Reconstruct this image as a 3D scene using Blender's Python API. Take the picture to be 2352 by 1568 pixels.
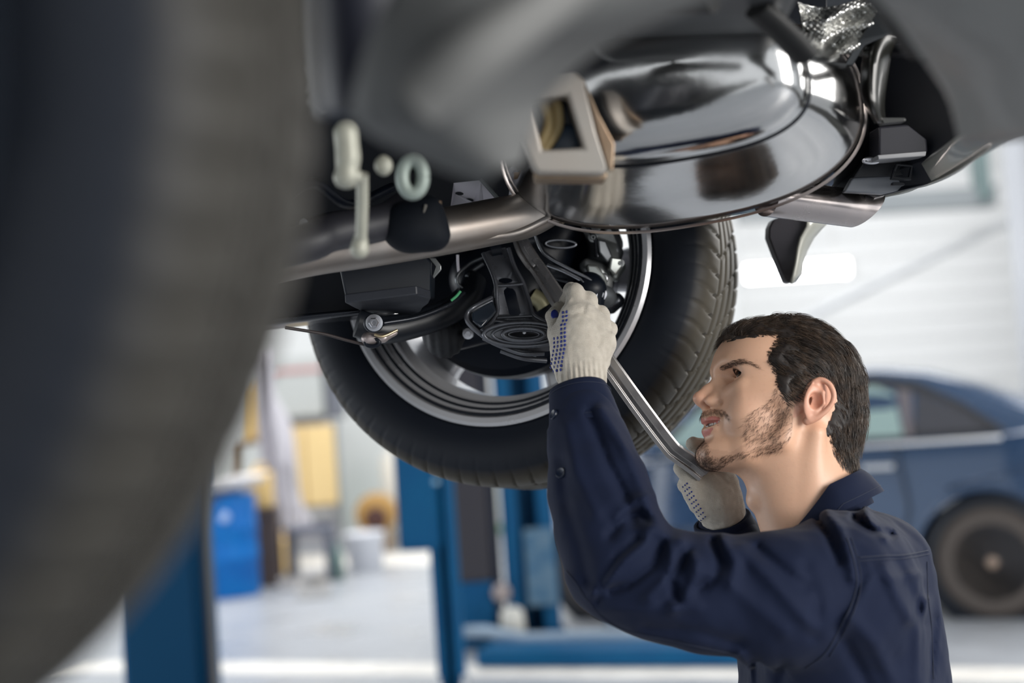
import bpy, bmesh, math, random
import numpy as np
from mathutils import Vector, Matrix
random.seed(7); RNG = np.random.default_rng(11)
for o in list(bpy.data.objects): bpy.data.objects.remove(o)
S = bpy.context.scene
COL = S.collection

# ------------------------------------------------------------------ camera, world, lights, exposure
F = 3267.0; CX, CY = 1176.0, 784.0          # 50 mm lens on a 36 mm sensor, image taken as 2352 x 1568
CAM_POS = np.array([0.0, 0.0, 1.30])
PITCH, ROLL = math.radians(2.6), math.radians(-4.0)
_fw = np.array([0, math.cos(PITCH), math.sin(PITCH)]); _r0 = np.array([1.0, 0, 0]); _u0 = np.cross(_r0, _fw)
VR = _r0 * math.cos(ROLL) + _u0 * math.sin(ROLL); VU = -_r0 * math.sin(ROLL) + _u0 * math.cos(ROLL); VF = _fw
cam = bpy.data.cameras.new('camera'); camo = bpy.data.objects.new('camera', cam); COL.objects.link(camo)
cam.lens = 50; cam.sensor_width = 36; cam.clip_start = 0.02; cam.clip_end = 200
m = Matrix.Identity(4)
for i in range(3):
    m[i][0] = VR[i]; m[i][1] = VU[i]; m[i][2] = -VF[i]; m[i][3] = CAM_POS[i]
camo.matrix_world = m
cam.dof.use_dof = True; cam.dof.focus_distance = 1.90; cam.dof.aperture_fstop = 2.0; cam.dof.aperture_blades = 0
S.camera = camo
W = bpy.data.worlds.new('overcast sky'); S.world = W; W.use_nodes = True
W.node_tree.nodes['Background'].inputs[0].default_value = (0.93, 0.97, 1.0, 1); W.node_tree.nodes['Background'].inputs[1].default_value = 0.9
S.view_settings.view_transform = 'Standard'; S.view_settings.look = 'None'
S.view_settings.exposure = 0.35; S.view_settings.gamma = 1; S.view_settings.use_curve_mapping = False
try:
    S.cycles.use_denoising = True; S.cycles.max_bounces = 8; S.cycles.sample_clamp_indirect = 6
    S.cycles.caustics_reflective = False; S.cycles.caustics_refractive = False
except Exception: pass
def area(name, loc, target, sx, sy, power, col=(1, 1, 1)):
    L = bpy.data.lights.new(name, 'AREA'); L.shape = 'RECTANGLE'; L.size = sx; L.size_y = sy; L.energy = power; L.color = col
    o = bpy.data.objects.new(name, L); COL.objects.link(o); o.location = loc
    o.rotation_euler = (Vector(target) - Vector(loc)).to_track_quat('-Z', 'Y').to_euler(); return o
# daylight through the open garage doors (left and behind the photographer); key and ceiling lights added
area('key_light_right', (4.2, -1.5, 2.2), (0.6, 1.9, 1.4), 3.0, 2.6, 260, (1, 0.97, 0.93))  # key light, added to brighten the face from the right
area('door_daylight_left', (-5.5, 3.0, 2.0), (0.3, 2.2, 1.5), 4.0, 3.0, 120, (0.92, 0.96, 1))
area('hall_daylight', (5.5, 7.0, 3.2), (1.0, 2.0, 1.2), 4.5, 2.2, 170, (1, 0.98, 0.95))
area('ceiling_fill', (1.5, 11.5, 4.7), (1.5, 12.5, 0), 8, 4, 280, (1, 1, 1))  # area lights added under the closed ceiling, no opening above them
area('ceiling_fill', (-3.5, 9.5, 4.7), (-3.5, 9.5, 0), 4, 6, 200, (1, 1, 1))

def P(px, py, d):
    "a point of the place at camera-axis depth d (metres)"
    return CAM_POS + d * (VF + VR * ((px - CX) / F) - VU * ((py - CY) / F))
def G(px, py, z=0.0):
    r = VF + VR * ((px - CX) / F) - VU * ((py - CY) / F); t = (z - CAM_POS[2]) / r[2]
    return CAM_POS + r * t
def proj(p):
    q = np.asarray(p) - CAM_POS; d = q @ VF
    return CX + F * (q @ VR) / d, CY - F * (q @ VU) / d, d

# ------------------------------------------------------------------ materials
MATS = {}
def mat(name, col, rough=0.5, metal=0.0, noise=None, bump=None, spec=0.5, coat=0, emit=None, attr=None, sss=0, aniso=0, trans=0, wave=None, sheen=0, rnoise=None):
    if name in MATS: return MATS[name]
    M = bpy.data.materials.new(name); M.use_nodes = True; nt = M.node_tree; b = nt.nodes['Principled BSDF']; N = nt.nodes.new; Lk = nt.links.new
    I = b.inputs
    I['Base Color'].default_value = (*col, 1); I['Roughness'].default_value = rough; I['Metallic'].default_value = metal
    I['Specular IOR Level'].default_value = spec; I['Coat Weight'].default_value = coat; I['Coat Roughness'].default_value = 0.05
    if trans: I['Transmission Weight'].default_value = trans
    if sheen: I['Sheen Weight'].default_value = sheen; I['Sheen Roughness'].default_value = 0.5
    if sss: I['Subsurface Weight'].default_value = sss; I['Subsurface Scale'].default_value = 0.006; I['Subsurface Radius'].default_value = (1, 0.35, 0.2)
    if aniso: I['Anisotropic'].default_value = aniso
    if emit: I['Emission Color'].default_value = (*emit[:3], 1); I['Emission Strength'].default_value = emit[3]
    tc = N('ShaderNodeTexCoord')
    src = None
    if attr:
        a = N('ShaderNodeAttribute'); a.attribute_name = attr; src = a.outputs['Color']; Lk(src, I['Base Color'])
    if noise:   # (scale, colour2, contrast, detail)
        n = N('ShaderNodeTexNoise'); n.inputs['Scale'].default_value = noise[0]; n.inputs['Detail'].default_value = noise[3] if len(noise) > 3 else 4
        Lk(tc.outputs['Object'], n.inputs['Vector'])
        r = N('ShaderNodeValToRGB'); c = noise[2]; r.color_ramp.elements[0].position = 0.5 - c; r.color_ramp.elements[1].position = 0.5 + c
        Lk(n.outputs['Fac'], r.inputs['Fac'])
        mx = N('ShaderNodeMix'); mx.data_type = 'RGBA'; Lk(r.outputs['Color'], mx.inputs[0])
        mx.inputs[6].default_value = (*col, 1); mx.inputs[7].default_value = (*noise[1], 1)
        if src is not None: Lk(src, mx.inputs[6])
        Lk(mx.outputs[2], I['Base Color'])
    if rnoise:
        n = N('ShaderNodeTexNoise'); n.inputs['Scale'].default_value = rnoise[0]; n.inputs['Detail'].default_value = 5; Lk(tc.outputs['Object'], n.inputs['Vector'])
        mr = N('ShaderNodeMapRange'); mr.inputs[1].default_value = .35; mr.inputs[2].default_value = .65; mr.inputs[3].default_value = rnoise[1]; mr.inputs[4].default_value = rnoise[2]
        Lk(n.outputs['Fac'], mr.inputs[0]); Lk(mr.outputs[0], I['Roughness'])
    prev = None
    for kind, sc, st, dist in (bump or []):
        if kind == 'noise':
            n = N('ShaderNodeTexNoise'); n.inputs['Scale'].default_value = sc; n.inputs['Detail'].default_value = 5; out = n.outputs['Fac']
        elif kind == 'voronoi':
            n = N('ShaderNodeTexVoronoi'); n.inputs['Scale'].default_value = sc; out = n.outputs['Distance']
        else:
            n = N('ShaderNodeTexWave'); n.inputs['Scale'].default_value = sc; n.inputs['Distortion'].default_value = 1.5; n.inputs['Detail'].default_value = 2; out = n.outputs['Fac']
            n.bands_direction = kind[-1].upper()
            n.inputs['Detail Scale'].default_value = 1.5
        Lk(tc.outputs['Object'], n.inputs['Vector'])
        bp = N('ShaderNodeBump'); bp.inputs['Strength'].default_value = st; bp.inputs['Distance'].default_value = dist
        Lk(out, bp.inputs['Height'])
        if prev: Lk(prev, bp.inputs['Normal'])
        prev = bp.outputs['Normal']
    if prev: Lk(prev, I['Normal'])
    MATS[name] = M; return M

# ------------------------------------------------------------------ objects
def tag(o, label=None, cat=None, group=None, kind=None):
    for k, v in (('label', label), ('category', cat), ('group', group), ('kind', kind)):
        if v: o[k] = v
    return o
def empty(name, loc=(0, 0, 0), parent=None):
    o = bpy.data.objects.new(name, None); COL.objects.link(o); o.empty_display_size = 0.1
    po = np.array(parent['_o']) if parent else np.zeros(3)
    o.location = np.asarray(loc, float) - po; o['_o'] = [float(x) for x in loc]
    if parent: o.parent = parent
    return o
def link_mesh(name, V, Fc, m, parent=None, smooth=True, bevel=0, origin=None, solid=0, sub=0, attrs=None, autos=None):
    V = np.asarray(V, float)
    o_ = np.array(parent['_o']) if parent else (V.mean(0) if origin is None else np.asarray(origin, float))
    me = bpy.data.meshes.new(name)
    if isinstance(Fc, np.ndarray):
        me.vertices.add(len(V)); me.vertices.foreach_set('co', (V - o_).astype(np.float32).ravel())
        k = Fc.shape[1]; me.loops.add(Fc.size); me.loops.foreach_set('vertex_index', Fc.astype(np.int32).ravel())
        me.polygons.add(len(Fc)); me.polygons.foreach_set('loop_start', (np.arange(len(Fc)) * k).astype(np.int32))
        me.update(calc_edges=True); me.validate()
    else:
        me.from_pydata([tuple(v) for v in (V - o_)], [], [tuple(int(i) for i in f) for f in Fc]); me.update()
        bm = bmesh.new(); bm.from_mesh(me); bmesh.ops.recalc_face_normals(bm, faces=bm.faces); bm.to_mesh(me); bm.free()
    if attrs:
        for k2, a in attrs.items():
            at = me.color_attributes.new(k2, 'FLOAT_COLOR', 'POINT'); at.data.foreach_set('color', np.concatenate([a, np.ones((len(a), 1))], 1).astype(np.float32).ravel())
    me.materials.append(m)
    me.polygons.foreach_set('use_smooth', [bool(smooth)] * len(me.polygons))
    o = bpy.data.objects.new(name, me); COL.objects.link(o)
    if parent: o.parent = parent
    else: o.location = o_
    o['_o'] = [float(x) for x in o_]
    if solid:
        md = o.modifiers.new('thickness', 'SOLIDIFY'); md.thickness = solid; md.offset = 0
    if bevel:
        md = o.modifiers.new('bevel', 'BEVEL'); md.width = bevel; md.segments = 3; md.limit_method = 'ANGLE'; md.angle_limit = math.radians(35)
    if sub:
        md = o.modifiers.new('sub', 'SUBSURF'); md.levels = sub; md.render_levels = sub
    if smooth and (bevel or autos):
        me.set_sharp_from_angle(angle=math.radians(autos or 40))
    return o
class MB:
    def __init__(s): s.v = []; s.f = []
    def add(s, V, Fc):
        b = len(s.v); s.v += [np.asarray(x, float) for x in V]; s.f += [[i + b for i in f] for f in Fc]; return s
    def box(s, c, size, ax=None):
        ax = np.eye(3) if ax is None else np.asarray(ax); c = np.asarray(c, float); h = np.asarray(size) / 2.0
        V = [c + sx * h[0] * ax[0] + sy * h[1] * ax[1] + sz * h[2] * ax[2] for sx in (-1, 1) for sy in (-1, 1) for sz in (-1, 1)]
        return s.add(V, [(0, 1, 3, 2), (4, 6, 7, 5), (0, 4, 5, 1), (2, 3, 7, 6), (0, 2, 6, 4), (1, 5, 7, 3)])
    def tube(s, path, r, n=16, caps=True, up=None, flat=1.0):
        path = [np.asarray(p, float) for p in path]; r = [r] * len(path) if np.isscalar(r) else r
        k = len(path); t = [path[min(i + 1, k - 1)] - path[max(i - 1, 0)] for i in range(k)]
        t = [x / (np.linalg.norm(x) + 1e-12) for x in t]
        a = np.asarray(up, float) if up is not None else (np.array([0, 0, 1.]) if abs(t[0][2]) < .9 else np.array([1., 0, 0]))
        V = []
        for i in range(k):
            a = a - t[i] * (a @ t[i]); a /= np.linalg.norm(a) + 1e-12; b = np.cross(t[i], a)
            V += [path[i] + r[i] * (flat * math.cos(q) * a + math.sin(q) * b) for q in [2 * math.pi * j / n for j in range(n)]]
        Fc = [(i * n + j, i * n + (j + 1) % n, (i + 1) * n + (j + 1) % n, (i + 1) * n + j) for i in range(k - 1) for j in range(n)]
        if caps: Fc += [tuple(range(n)), tuple(range((k - 1) * n, k * n))]
        return s.add(V, Fc)
    def lathe(s, c, axis, prof, n=64, caps=True):
        "prof: list of (distance along axis, radius)"
        c = np.asarray(c, float); ax = np.asarray(axis, float); ax = ax / np.linalg.norm(ax)
        a = np.cross(ax, [0, 0, 1.] if abs(ax[2]) < .9 else [1., 0, 0]); a /= np.linalg.norm(a); b = np.cross(ax, a)
        V = [c + ax * h + r * (math.cos(q) * a + math.sin(q) * b) for h, r in prof for q in [2 * math.pi * j / n for j in range(n)]]
        k = len(prof)
        Fc = [(i * n + j, i * n + (j + 1) % n, (i + 1) * n + (j + 1) % n, (i + 1) * n + j) for i in range(k - 1) for j in range(n)]
        if caps: Fc += [tuple(range(n)), tuple(range((k - 1) * n, k * n))]
        return s.add(V, Fc)
    def prism(s, pts, vec):
        "closed polygon of 3-D points extruded by vec"
        n = len(pts); pts = [np.asarray(p, float) for p in pts]; vec = np.asarray(vec, float)
        V = pts + [p + vec for p in pts]
        Fc = [tuple(range(n)), tuple(range(n, 2 * n))] + [(i, (i + 1) % n, n + (i + 1) % n, n + i) for i in range(n)]
        return s.add(V, Fc)
    def grid(s, rows, close=False):
        n = len(rows[0]); V = [p for r in rows for p in r]
        m_ = n if close else n - 1
        Fc = [(i * n + j, i * n + (j + 1) % n, (i + 1) * n + (j + 1) % n, (i + 1) * n + j) for i in range(len(rows) - 1) for j in range(m_)]
        return s.add(V, Fc)
    def ball(s, c, r, n=16, sc=(1, 1, 1), ax=None):
        ax = np.eye(3) if ax is None else np.asarray(ax); rows = []
        for i in range(1, n // 2):
            th = math.pi * i / (n // 2)
            rows.append([np.asarray(c) + r * (sc[0] * math.sin(th) * math.cos(q) * ax[0] + sc[1] * math.sin(th) * math.sin(q) * ax[1] + sc[2] * math.cos(th) * ax[2]) for q in [2 * math.pi * j / n for j in range(n)]])
        b = len(s.v); s.grid(rows, True)
        s.v += [np.asarray(c) + r * sc[2] * ax[2], np.asarray(c) - r * sc[2] * ax[2]]; k = len(s.v); L = b + (n // 2 - 2) * n
        s.f += [[b + j, b + (j + 1) % n, k - 2] for j in range(n)] + [[L + j, L + (j + 1) % n, k - 1] for j in range(n)]
        return s
    def build(s, name, m, parent=None, **kw): return link_mesh(name, s.v, s.f, m, parent, **kw)
def crv(pts, n=8):
    "Catmull-Rom through tuples"
    pts = [np.asarray(p, float) for p in pts]; q = [2 * pts[0] - pts[1]] + pts + [2 * pts[-1] - pts[-2]]; out = []
    for i in range(1, len(q) - 2):
        for j in range(n):
            t = j / n; a, b, c, d = q[i - 1:i + 3]
            out.append(0.5 * ((2 * b) + (c - a) * t + (2 * a - 5 * b + 4 * c - d) * t * t + (3 * b - a - 3 * c + d) * t ** 3))
    return out + [pts[-1]]
def PP(pts): return [P(*p) for p in pts]
def cpath(pts, n=6): return [P(*q) for q in crv(pts, n)]

# ------------------------------------------------------------------ implicit surfaces and their mesher
def smin(a, b, k):
    h = np.clip(0.5 + 0.5 * (b - a) / k, 0, 1); return b + (a - b) * h - k * h * (1 - h)
def smax(a, b, k): return -smin(-a, -b, k)
def s_ball(p, c, r): return np.linalg.norm(p - np.asarray(c), axis=1) - r
def s_ell(p, c, r, R=None):
    q = p - np.asarray(c)
    if R is not None: q = q @ np.asarray(R).T
    r = np.asarray(r, float); k0 = np.linalg.norm(q / r, axis=1); k1 = np.linalg.norm(q / (r * r), axis=1)
    return k0 * (k0 - 1.0) / np.maximum(k1, 1e-9)
def s_cone(p, a, b, r1, r2):
    a = np.asarray(a, float); b = np.asarray(b, float); ab = b - a; q = p - a
    t = np.clip(q @ ab / (ab @ ab + 1e-12), 0, 1)
    return np.linalg.norm(q - t[:, None] * ab, axis=1) - (r1 + (r2 - r1) * t)
def s_chain(p, pts, rs, k=0.0):
    d = None
    for i in range(len(pts) - 1):
        e = s_cone(p, pts[i], pts[i + 1], rs[i], rs[i + 1]); d = e if d is None else (smin(d, e, k) if k else np.minimum(d, e))
    return d
def mesh_sdf(f, lo, hi, h, lip=1.6):
    lo = np.asarray(lo, float); hi = np.asarray(hi, float); B = 12
    nb = np.ceil((hi - lo) / (h * B)).astype(int); n = nb * B
    bc = np.stack(np.meshgrid(*[np.arange(k) for k in nb], indexing='ij'), -1).reshape(-1, 3)
    cen = lo + (bc * B + (B - 1) / 2) * h; v = f(cen)
    g = np.empty(n, np.float32)
    gb = g.reshape(nb[0], B, nb[1], B, nb[2], B)
    gb[:] = v.reshape(nb)[:, None, :, None, :, None]
    loc = np.stack(np.meshgrid(*[np.arange(B)] * 3, indexing='ij'), -1).reshape(-1, 3) * h
    keep = np.where(np.abs(v) < h * B * 0.87 * lip + h)[0]
    for c0 in range(0, len(keep), 24):
        ks = keep[c0:c0 + 24]
        pts = (lo + bc[ks][:, None] * B * h + loc[None]).reshape(-1, 3); w = f(pts).reshape(len(ks), B, B, B)
        for i, k in enumerate(ks): gb[bc[k][0], :, bc[k][1], :, bc[k][2], :] = w[i]
    s = g < 0
    nx, ny, nz = n
    cnt = np.zeros((nx - 1, ny - 1, nz - 1), np.int8)
    for dx in (0, 1):
        for dy in (0, 1):
            for dz in (0, 1): cnt += s[dx:nx - 1 + dx, dy:ny - 1 + dy, dz:nz - 1 + dz]
    act = np.argwhere((cnt > 0) & (cnt < 8)); idx = -np.ones(cnt.shape, np.int64); idx[tuple(act.T)] = np.arange(len(act))
    acc = np.zeros((len(act), 3)); num = np.zeros(len(act)); cor = [(a, b, c) for a in (0, 1) for b in (0, 1) for c in (0, 1)]
    val = {c: g[act[:, 0] + c[0], act[:, 1] + c[1], act[:, 2] + c[2]].astype(float) for c in cor}
    for c in cor:
        for ax in range(3):
            if c[ax]: continue
            d = list(c); d[ax] = 1; d = tuple(d); a_, b_ = val[c], val[d]; m_ = (a_ < 0) != (b_ < 0)
            t = a_[m_] / (a_[m_] - b_[m_]); pt = np.tile(np.array(c, float), (len(t), 1)); pt[:, ax] = t
            acc[m_] += pt; num[m_] += 1
    V = lo + (act + acc / num[:, None]) * h
    faces = []
    for ax in range(3):
        u, w = [(1, 2), (2, 0), (0, 1)][ax]
        sl0 = [slice(1, k - 1) for k in (nx, ny, nz)]; sl1 = list(sl0)
        sl0[ax] = slice(0, n[ax] - 1); sl1[ax] = slice(1, n[ax])
        e = np.argwhere(s[tuple(sl0)] != s[tuple(sl1)])
        off = np.array([1, 1, 1]); off[ax] = 0; e = e + off
        ins = s[tuple(e.T)]
        def cell(a, b):
            q = e.copy(); q[:, u] -= a; q[:, w] -= b; q = np.minimum(q, np.array(cnt.shape) - 1); return idx[tuple(q.T)]
        q = np.stack([cell(0, 0), cell(1, 0), cell(1, 1), cell(0, 1)], 1)
        q[~ins] = q[~ins][:, ::-1]; q = q[(q >= 0).all(1)]; faces.append(q)
    Fc = np.concatenate(faces)
    return V, Fc
def grad(f, p, e=5e-4):
    g = np.stack([f(p + np.eye(3)[i] * e) - f(p - np.eye(3)[i] * e) for i in range(3)], 1); return g / (np.linalg.norm(g, axis=1, keepdims=True) + 1e-12)
def vnoise(p, seed=0):
    "smooth value noise, period free"
    p = np.asarray(p); i = np.floor(p).astype(np.int64); f_ = p - i; f_ = f_ * f_ * (3 - 2 * f_); r = 0
    for dx in (0, 1):
        for dy in (0, 1):
            for dz in (0, 1):
                h_ = ((i[:, 0] + dx) * 73856093) ^ ((i[:, 1] + dy) * 19349663) ^ ((i[:, 2] + dz) * 83492791) ^ (seed * 2654435761)
                h_ = (h_ ^ (h_ >> 13)) * 1274126177; v = ((h_ ^ (h_ >> 16)) & 0xffff) / 65535.0
                w = (f_[:, 0] if dx else 1 - f_[:, 0]) * (f_[:, 1] if dy else 1 - f_[:, 1]) * (f_[:, 2] if dz else 1 - f_[:, 2]); r = r + w * v
    return r * 2 - 1
def inpoly(x, y, poly):
    r = np.zeros(len(x), bool); n = len(poly)
    for i in range(n):
        x1, y1 = poly[i]; x2, y2 = poly[(i + 1) % n]
        c = ((y1 > y) != (y2 > y)) & (x < (x2 - x1) * (y - y1) / ((y2 - y1) + 1e-12) + x1); r ^= c
    return r
def segdist(x, y, poly):
    d = np.full(len(x), 1e9)
    for (x1, y1), (x2, y2) in zip(poly[:-1], poly[1:]):
        dx, dy = x2 - x1, y2 - y1; t = np.clip(((x - x1) * dx + (y - y1) * dy) / (dx * dx + dy * dy + 1e-9), 0, 1)
        d = np.minimum(d, np.hypot(x - x1 - t * dx, y - y1 - t * dy))
    return d
# ------------------------------------------------------------------ the hall
m_floor = mat('floor_paint', (.40, .415, .44), .4, noise=(1.3, (.35, .37, .40), .2), rnoise=(2.0, .25, .5))
m_wall = mat('white_wall', (.80, .80, .79), .7, noise=(.6, (.74, .75, .75), .3))
m_ceil = mat('ceiling_sheet', (.62, .64, .66), .6)
m_line = mat('line_paint', (.88, .85, .79), .5, noise=(6, (.75, .72, .67), .1))
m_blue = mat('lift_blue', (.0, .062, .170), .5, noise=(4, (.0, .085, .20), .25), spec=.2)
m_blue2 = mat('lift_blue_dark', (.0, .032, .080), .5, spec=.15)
m_black = mat('black_plastic', (.006, .009, .016), .42, bump=[('noise', 60, .15, .001)])
m_grey = mat('machine_grey', (.28, .30, .32), .5)
m_lgrey = mat('light_grey_steel', (.55, .57, .60), .4, metal=.3)
m_white = mat('white_plastic', (.80, .79, .77), .5)
m_lamp = mat('lamp_tube', (1, 1, 1), .5, emit=(1, 1, 1, 9))
def setting(o): return tag(o, kind='structure')
setting(MB().box((2, 6, -.05), (30, 26, .1)).build('floor', m_floor, smooth=False))
setting(MB().box((2, 16.05, 2.6), (30, .3, 5.2)).build('wall_back', m_wall, smooth=False))
setting(MB().box((9.0, 9, 2.6), (.3, 14, 5.2)).build('wall_right', m_wall, smooth=False))
setting(MB().box((2, 6, 5.25), (30, 26, .1)).build('ceiling', m_ceil, smooth=False))
def ground_strip(name, a, b, wd, m_, z=.003):
    a = G(*a); b = G(*b); t = (b - a) / np.linalg.norm(b - a); n = np.array([-t[1], t[0], 0]) * wd
    o = MB().prism([a + [0, 0, 0], b, b + n, a + n], (0, 0, z)).build(name, m_, smooth=False); return setting(o)
ground_strip('trim_1', (100, 1541), (2400, 1568), .30, m_line)
ground_strip('trim_2', (-300, 1320), (1010, 1296), .9, m_line)
setting(MB().box((-3.5, 15.3, .01), (9, .9, .02)).build('trim_3', mat('green_floor_paint', (.09, .22, .09), .6), smooth=False))
# wall features on the right: grey girder, brace, pillar
m_steel = mat('grey_girder', (.24, .26, .27), .5)
o = MB().prism(PP([(1700, 505, 13.2), (2290, 470, 13.2), (2290, 425, 13.2), (1700, 460, 13.2)]), (0, .25, 0)).build('trim_4', m_steel, smooth=False); setting(o)
o = MB().tube(PP([(2330, 500, 13.4), (1700, 800, 13.4)]), .045, 8).build('trim_5', mat('pale_brace', (.62, .63, .64), .5)); setting(o)
pc = G(2440, 1308); o = MB().box((pc[0] + .1, pc[1], 2.6), (.38, .38, 5.2)).build('trim_6', mat('pillar_paint', (.60, .61, .64), .5), smooth=False, bevel=.02); setting(o)
o = MB().box((P(2288, 600, 13)[0], 13.2, 4.0), (.12, .2, 2.2)).build('trim_7', mat('dark_green_rail', (.12, .17, .17), .5), smooth=False); setting(o)
# roller door in the back wall at right
rd = MB()
for i in range(16): rd.tube([(2.6, 15.86, .15 + i * .24), (7.6, 15.86, .15 + i * .24)], .123, 12, flat=.05, up=(0, 1, 0))
setting(rd.build('door_1', mat('roller_door_white', (.84, .84, .83), .55)))

def lamp(p, axis, L, label):
    e = tag(empty('strip_lamp', p), label, 'lamp', 'strip lamps of the hall'); a = np.asarray(axis, float) / np.linalg.norm(axis)
    b = np.cross(a, (0, 0, 1.0)); c = np.cross(b, a)
    MB().box(np.asarray(p) + c * .07, (L, .16, .05), (a, b, c)).build('housing', m_white, e, smooth=False, bevel=.01)
    MB().tube([np.asarray(p) - a * L / 2 * .97, np.asarray(p) + a * L / 2 * .97], .065, 12).build('tube', m_lamp, e)
    for s in (-1, 1): MB().box(np.asarray(p) + a * s * L * .49, (.05, .17, .15), (a, b, c)).build('end_cap', m_white, e, smooth=False)
    return e
lp1 = P(1700, 628, 11.0); lp2 = P(1955, 612, 11.0); c_ = (lp1 + lp2) / 2
lamp(c_, lp2 - lp1, np.linalg.norm(lp2 - lp1), 'glowing strip lamp on the right against the white wall, left of the pillar')
MB_r = MB()
for s in (-.35, .35):
    q = c_ + (lp2 - lp1) * s; MB_r.tube([q + [0, 0, .1], [q[0], q[1], 5.2]], .006, 6)
tag(MB_r.build('lamp_cable', m_white), 'thin pair of white cables hanging the strip lamp from the ceiling', 'cable')

# ------------------------------------------------------------------ blue two-post lifts
def post(px, py_base, width, depth_m, height, label, closed=False, name='lift_column'):
    base = G(px, py_base); e = tag(empty(name, base), label, 'car lift')
    w, dp = width, depth_m; x, y = base[0], base[1] + dp / 2
    MB().box((x, y + dp * .45, height / 2 + .02), (w, .04, height)).build('back_plate', m_blue, e, smooth=False, bevel=.008)
    for s in (-1, 1): MB().box((x + s * w * .5, y, height / 2 + .02), (.04, dp, height)).build('side_plate', m_blue, e, smooth=False, bevel=.008)
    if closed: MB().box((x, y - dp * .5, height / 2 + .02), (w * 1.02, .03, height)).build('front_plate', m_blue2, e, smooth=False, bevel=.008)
    else:
        for s in (-1, 1): MB().box((x + s * w * .36, y - dp * .5, height / 2 + .02), (w * .3, .03, height)).build('front_flange', m_blue, e, smooth=False, bevel=.008)
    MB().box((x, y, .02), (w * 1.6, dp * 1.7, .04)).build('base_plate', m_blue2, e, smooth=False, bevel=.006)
    b = MB()
    for sx in (-1, 1):
        for sy in (-1, 1): b.lathe((x + sx * w * .7, y + sy * dp * .7, .04), (0, 0, 1), [(0, .022), (.02, .022), (.02, .01), (.06, .01)], 8)
    b.build('anchor_bolts', m_lgrey, e)
    return e, np.array([x, y])
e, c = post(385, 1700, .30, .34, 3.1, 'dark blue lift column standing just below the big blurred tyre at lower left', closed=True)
MB().box((c[0] + .19, c[1] - .12, 1.4), (.035, .12, 2.6)).build('rubber_strip', m_black, e, smooth=False)
MB().tube([(c[0] + .17, c[1] - .19, .1), (c[0] + .17, c[1] - .19, 2.9)], .018, 8).build('cable_conduit', m_blue2, e)
e, c = post(1232, 1478, .25, .26, 3.4, 'bright blue lift column with worn grey patches, right of the black carriage')
MB().box((c[0] + .05, c[1] - .18, .42), (.16, .03, .42)).build('worn_plate', mat('worn_steel', (.12, .20, .27), .6, noise=(12, (.02, .10, .2), .2)), e, smooth=False, bevel=.01)
e, c = post(1040, 1600, .085, .16, 3.2, 'narrow blue lift post carrying a control box, left of the black carriage')
q = P(970, 1240, c[1] + .02)
MB().box((q[0], c[1], 1.18), (.20, .18, 1.02)).build('control_box', m_blue, e, smooth=False, bevel=.03)
kb = MB()
for z in (.98, 1.05): kb.lathe((q[0] + .09, c[1] - .09, z), (0, -1, 0), [(0, .016), (.012, .014), (.014, .0)], 12)
kb.build('control_buttons', mat('pale_button', (.25, .45, .62), .4), e)
o = MB().box((0, 0, 0), (.10, .12, 3.4)).build('lift_rail', m_blue, smooth=False, bevel=.006)
g0 = G(1418, 1300); o.location = (g0[0], g0[1], 1.7); tag(o, 'slim upright blue rail seen through the wheel spokes on the right', 'rail')
# black carriage with swing arms lying low
g0 = G(1100, 1500); e = tag(empty('lift_carriage', (g0[0], g0[1] + .2, 0)), 'black lift carriage with folded swing arms between the blue posts', 'car lift')
MB().box((g0[0] - .0, g0[1] + .22, 1.1), (.19, .16, 1.48)).build('carriage_box', mat('carriage_black', (.022, .020, .028), .6), e, smooth=False, bevel=.01)
MB().box((g0[0] + .0, g0[1] + .22, .18), (.20, .2, .36)).build('lower_block', m_blue, e, smooth=False, bevel=.012)
MB().box((g0[0] + .12, g0[1] + .3, .8), (.05, .12, 1.5)).build('chain_guard', mat('guard_navy', (.008, .015, .04), .5), e, smooth=False, bevel=.01)
MB().lathe((g0[0] + .14, g0[1] + .12, .30), (0, -1, 0), [(0, .05), (.05, .05), (.06, .02)], 20).build('pulley', mat('brown_grey_pulley', (.32, .27, .26), .5), e)
MB().lathe((g0[0] + .19, g0[1] + .02, .09), (0, 0, 1), [(0, .07), (.12, .06), (.14, .03)], 20).build('arm_pad', mat('pale_pad', (.62, .61, .56), .6), e)
m_arm = mat('arm_blue_grey', (.25, .33, .42), .45, metal=.2)
MB().tube([(g0[0] - .12, g0[1], .12), (g0[0] + .05, g0[1] - .05, .12), (g0[0] + .25, g0[1] - .25, .10), (g0[0] + 1.5, g0[1] - .6, .10)], .035, 10).build('swing_arm', m_arm, e)
MB().box((g0[0] + .85, g0[1] - .60, .05), (1.7, .30, .08), ((.94, -.342, 0), (.342, .94, 0), (0, 0, 1))).build('swing_arm', m_blue, e, smooth=False, bevel=.01)
MB().tube([(g0[0] - .11, g0[1] + .02, .02), (g0[0] - .11, g0[1] + .02, .26)], .03, 10).build('arm_pin', mat('pin_brown', (.30, .26, .26), .5), e)
MB().box((g0[0] + .75, g0[1] + .35, .14), (.1, .12, .28)).build('stop_block', mat('stop_brown', (.20, .17, .16), .6), e, smooth=False, bevel=.01)
MB().box((g0[0] + .95, g0[1] + .35, .10), (.5, .14, .12)).build('cross_tube', m_arm, e, smooth=False, bevel=.02)

# ------------------------------------------------------------------ things along the far wall
def at(px, py): return G(px, py)
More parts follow.
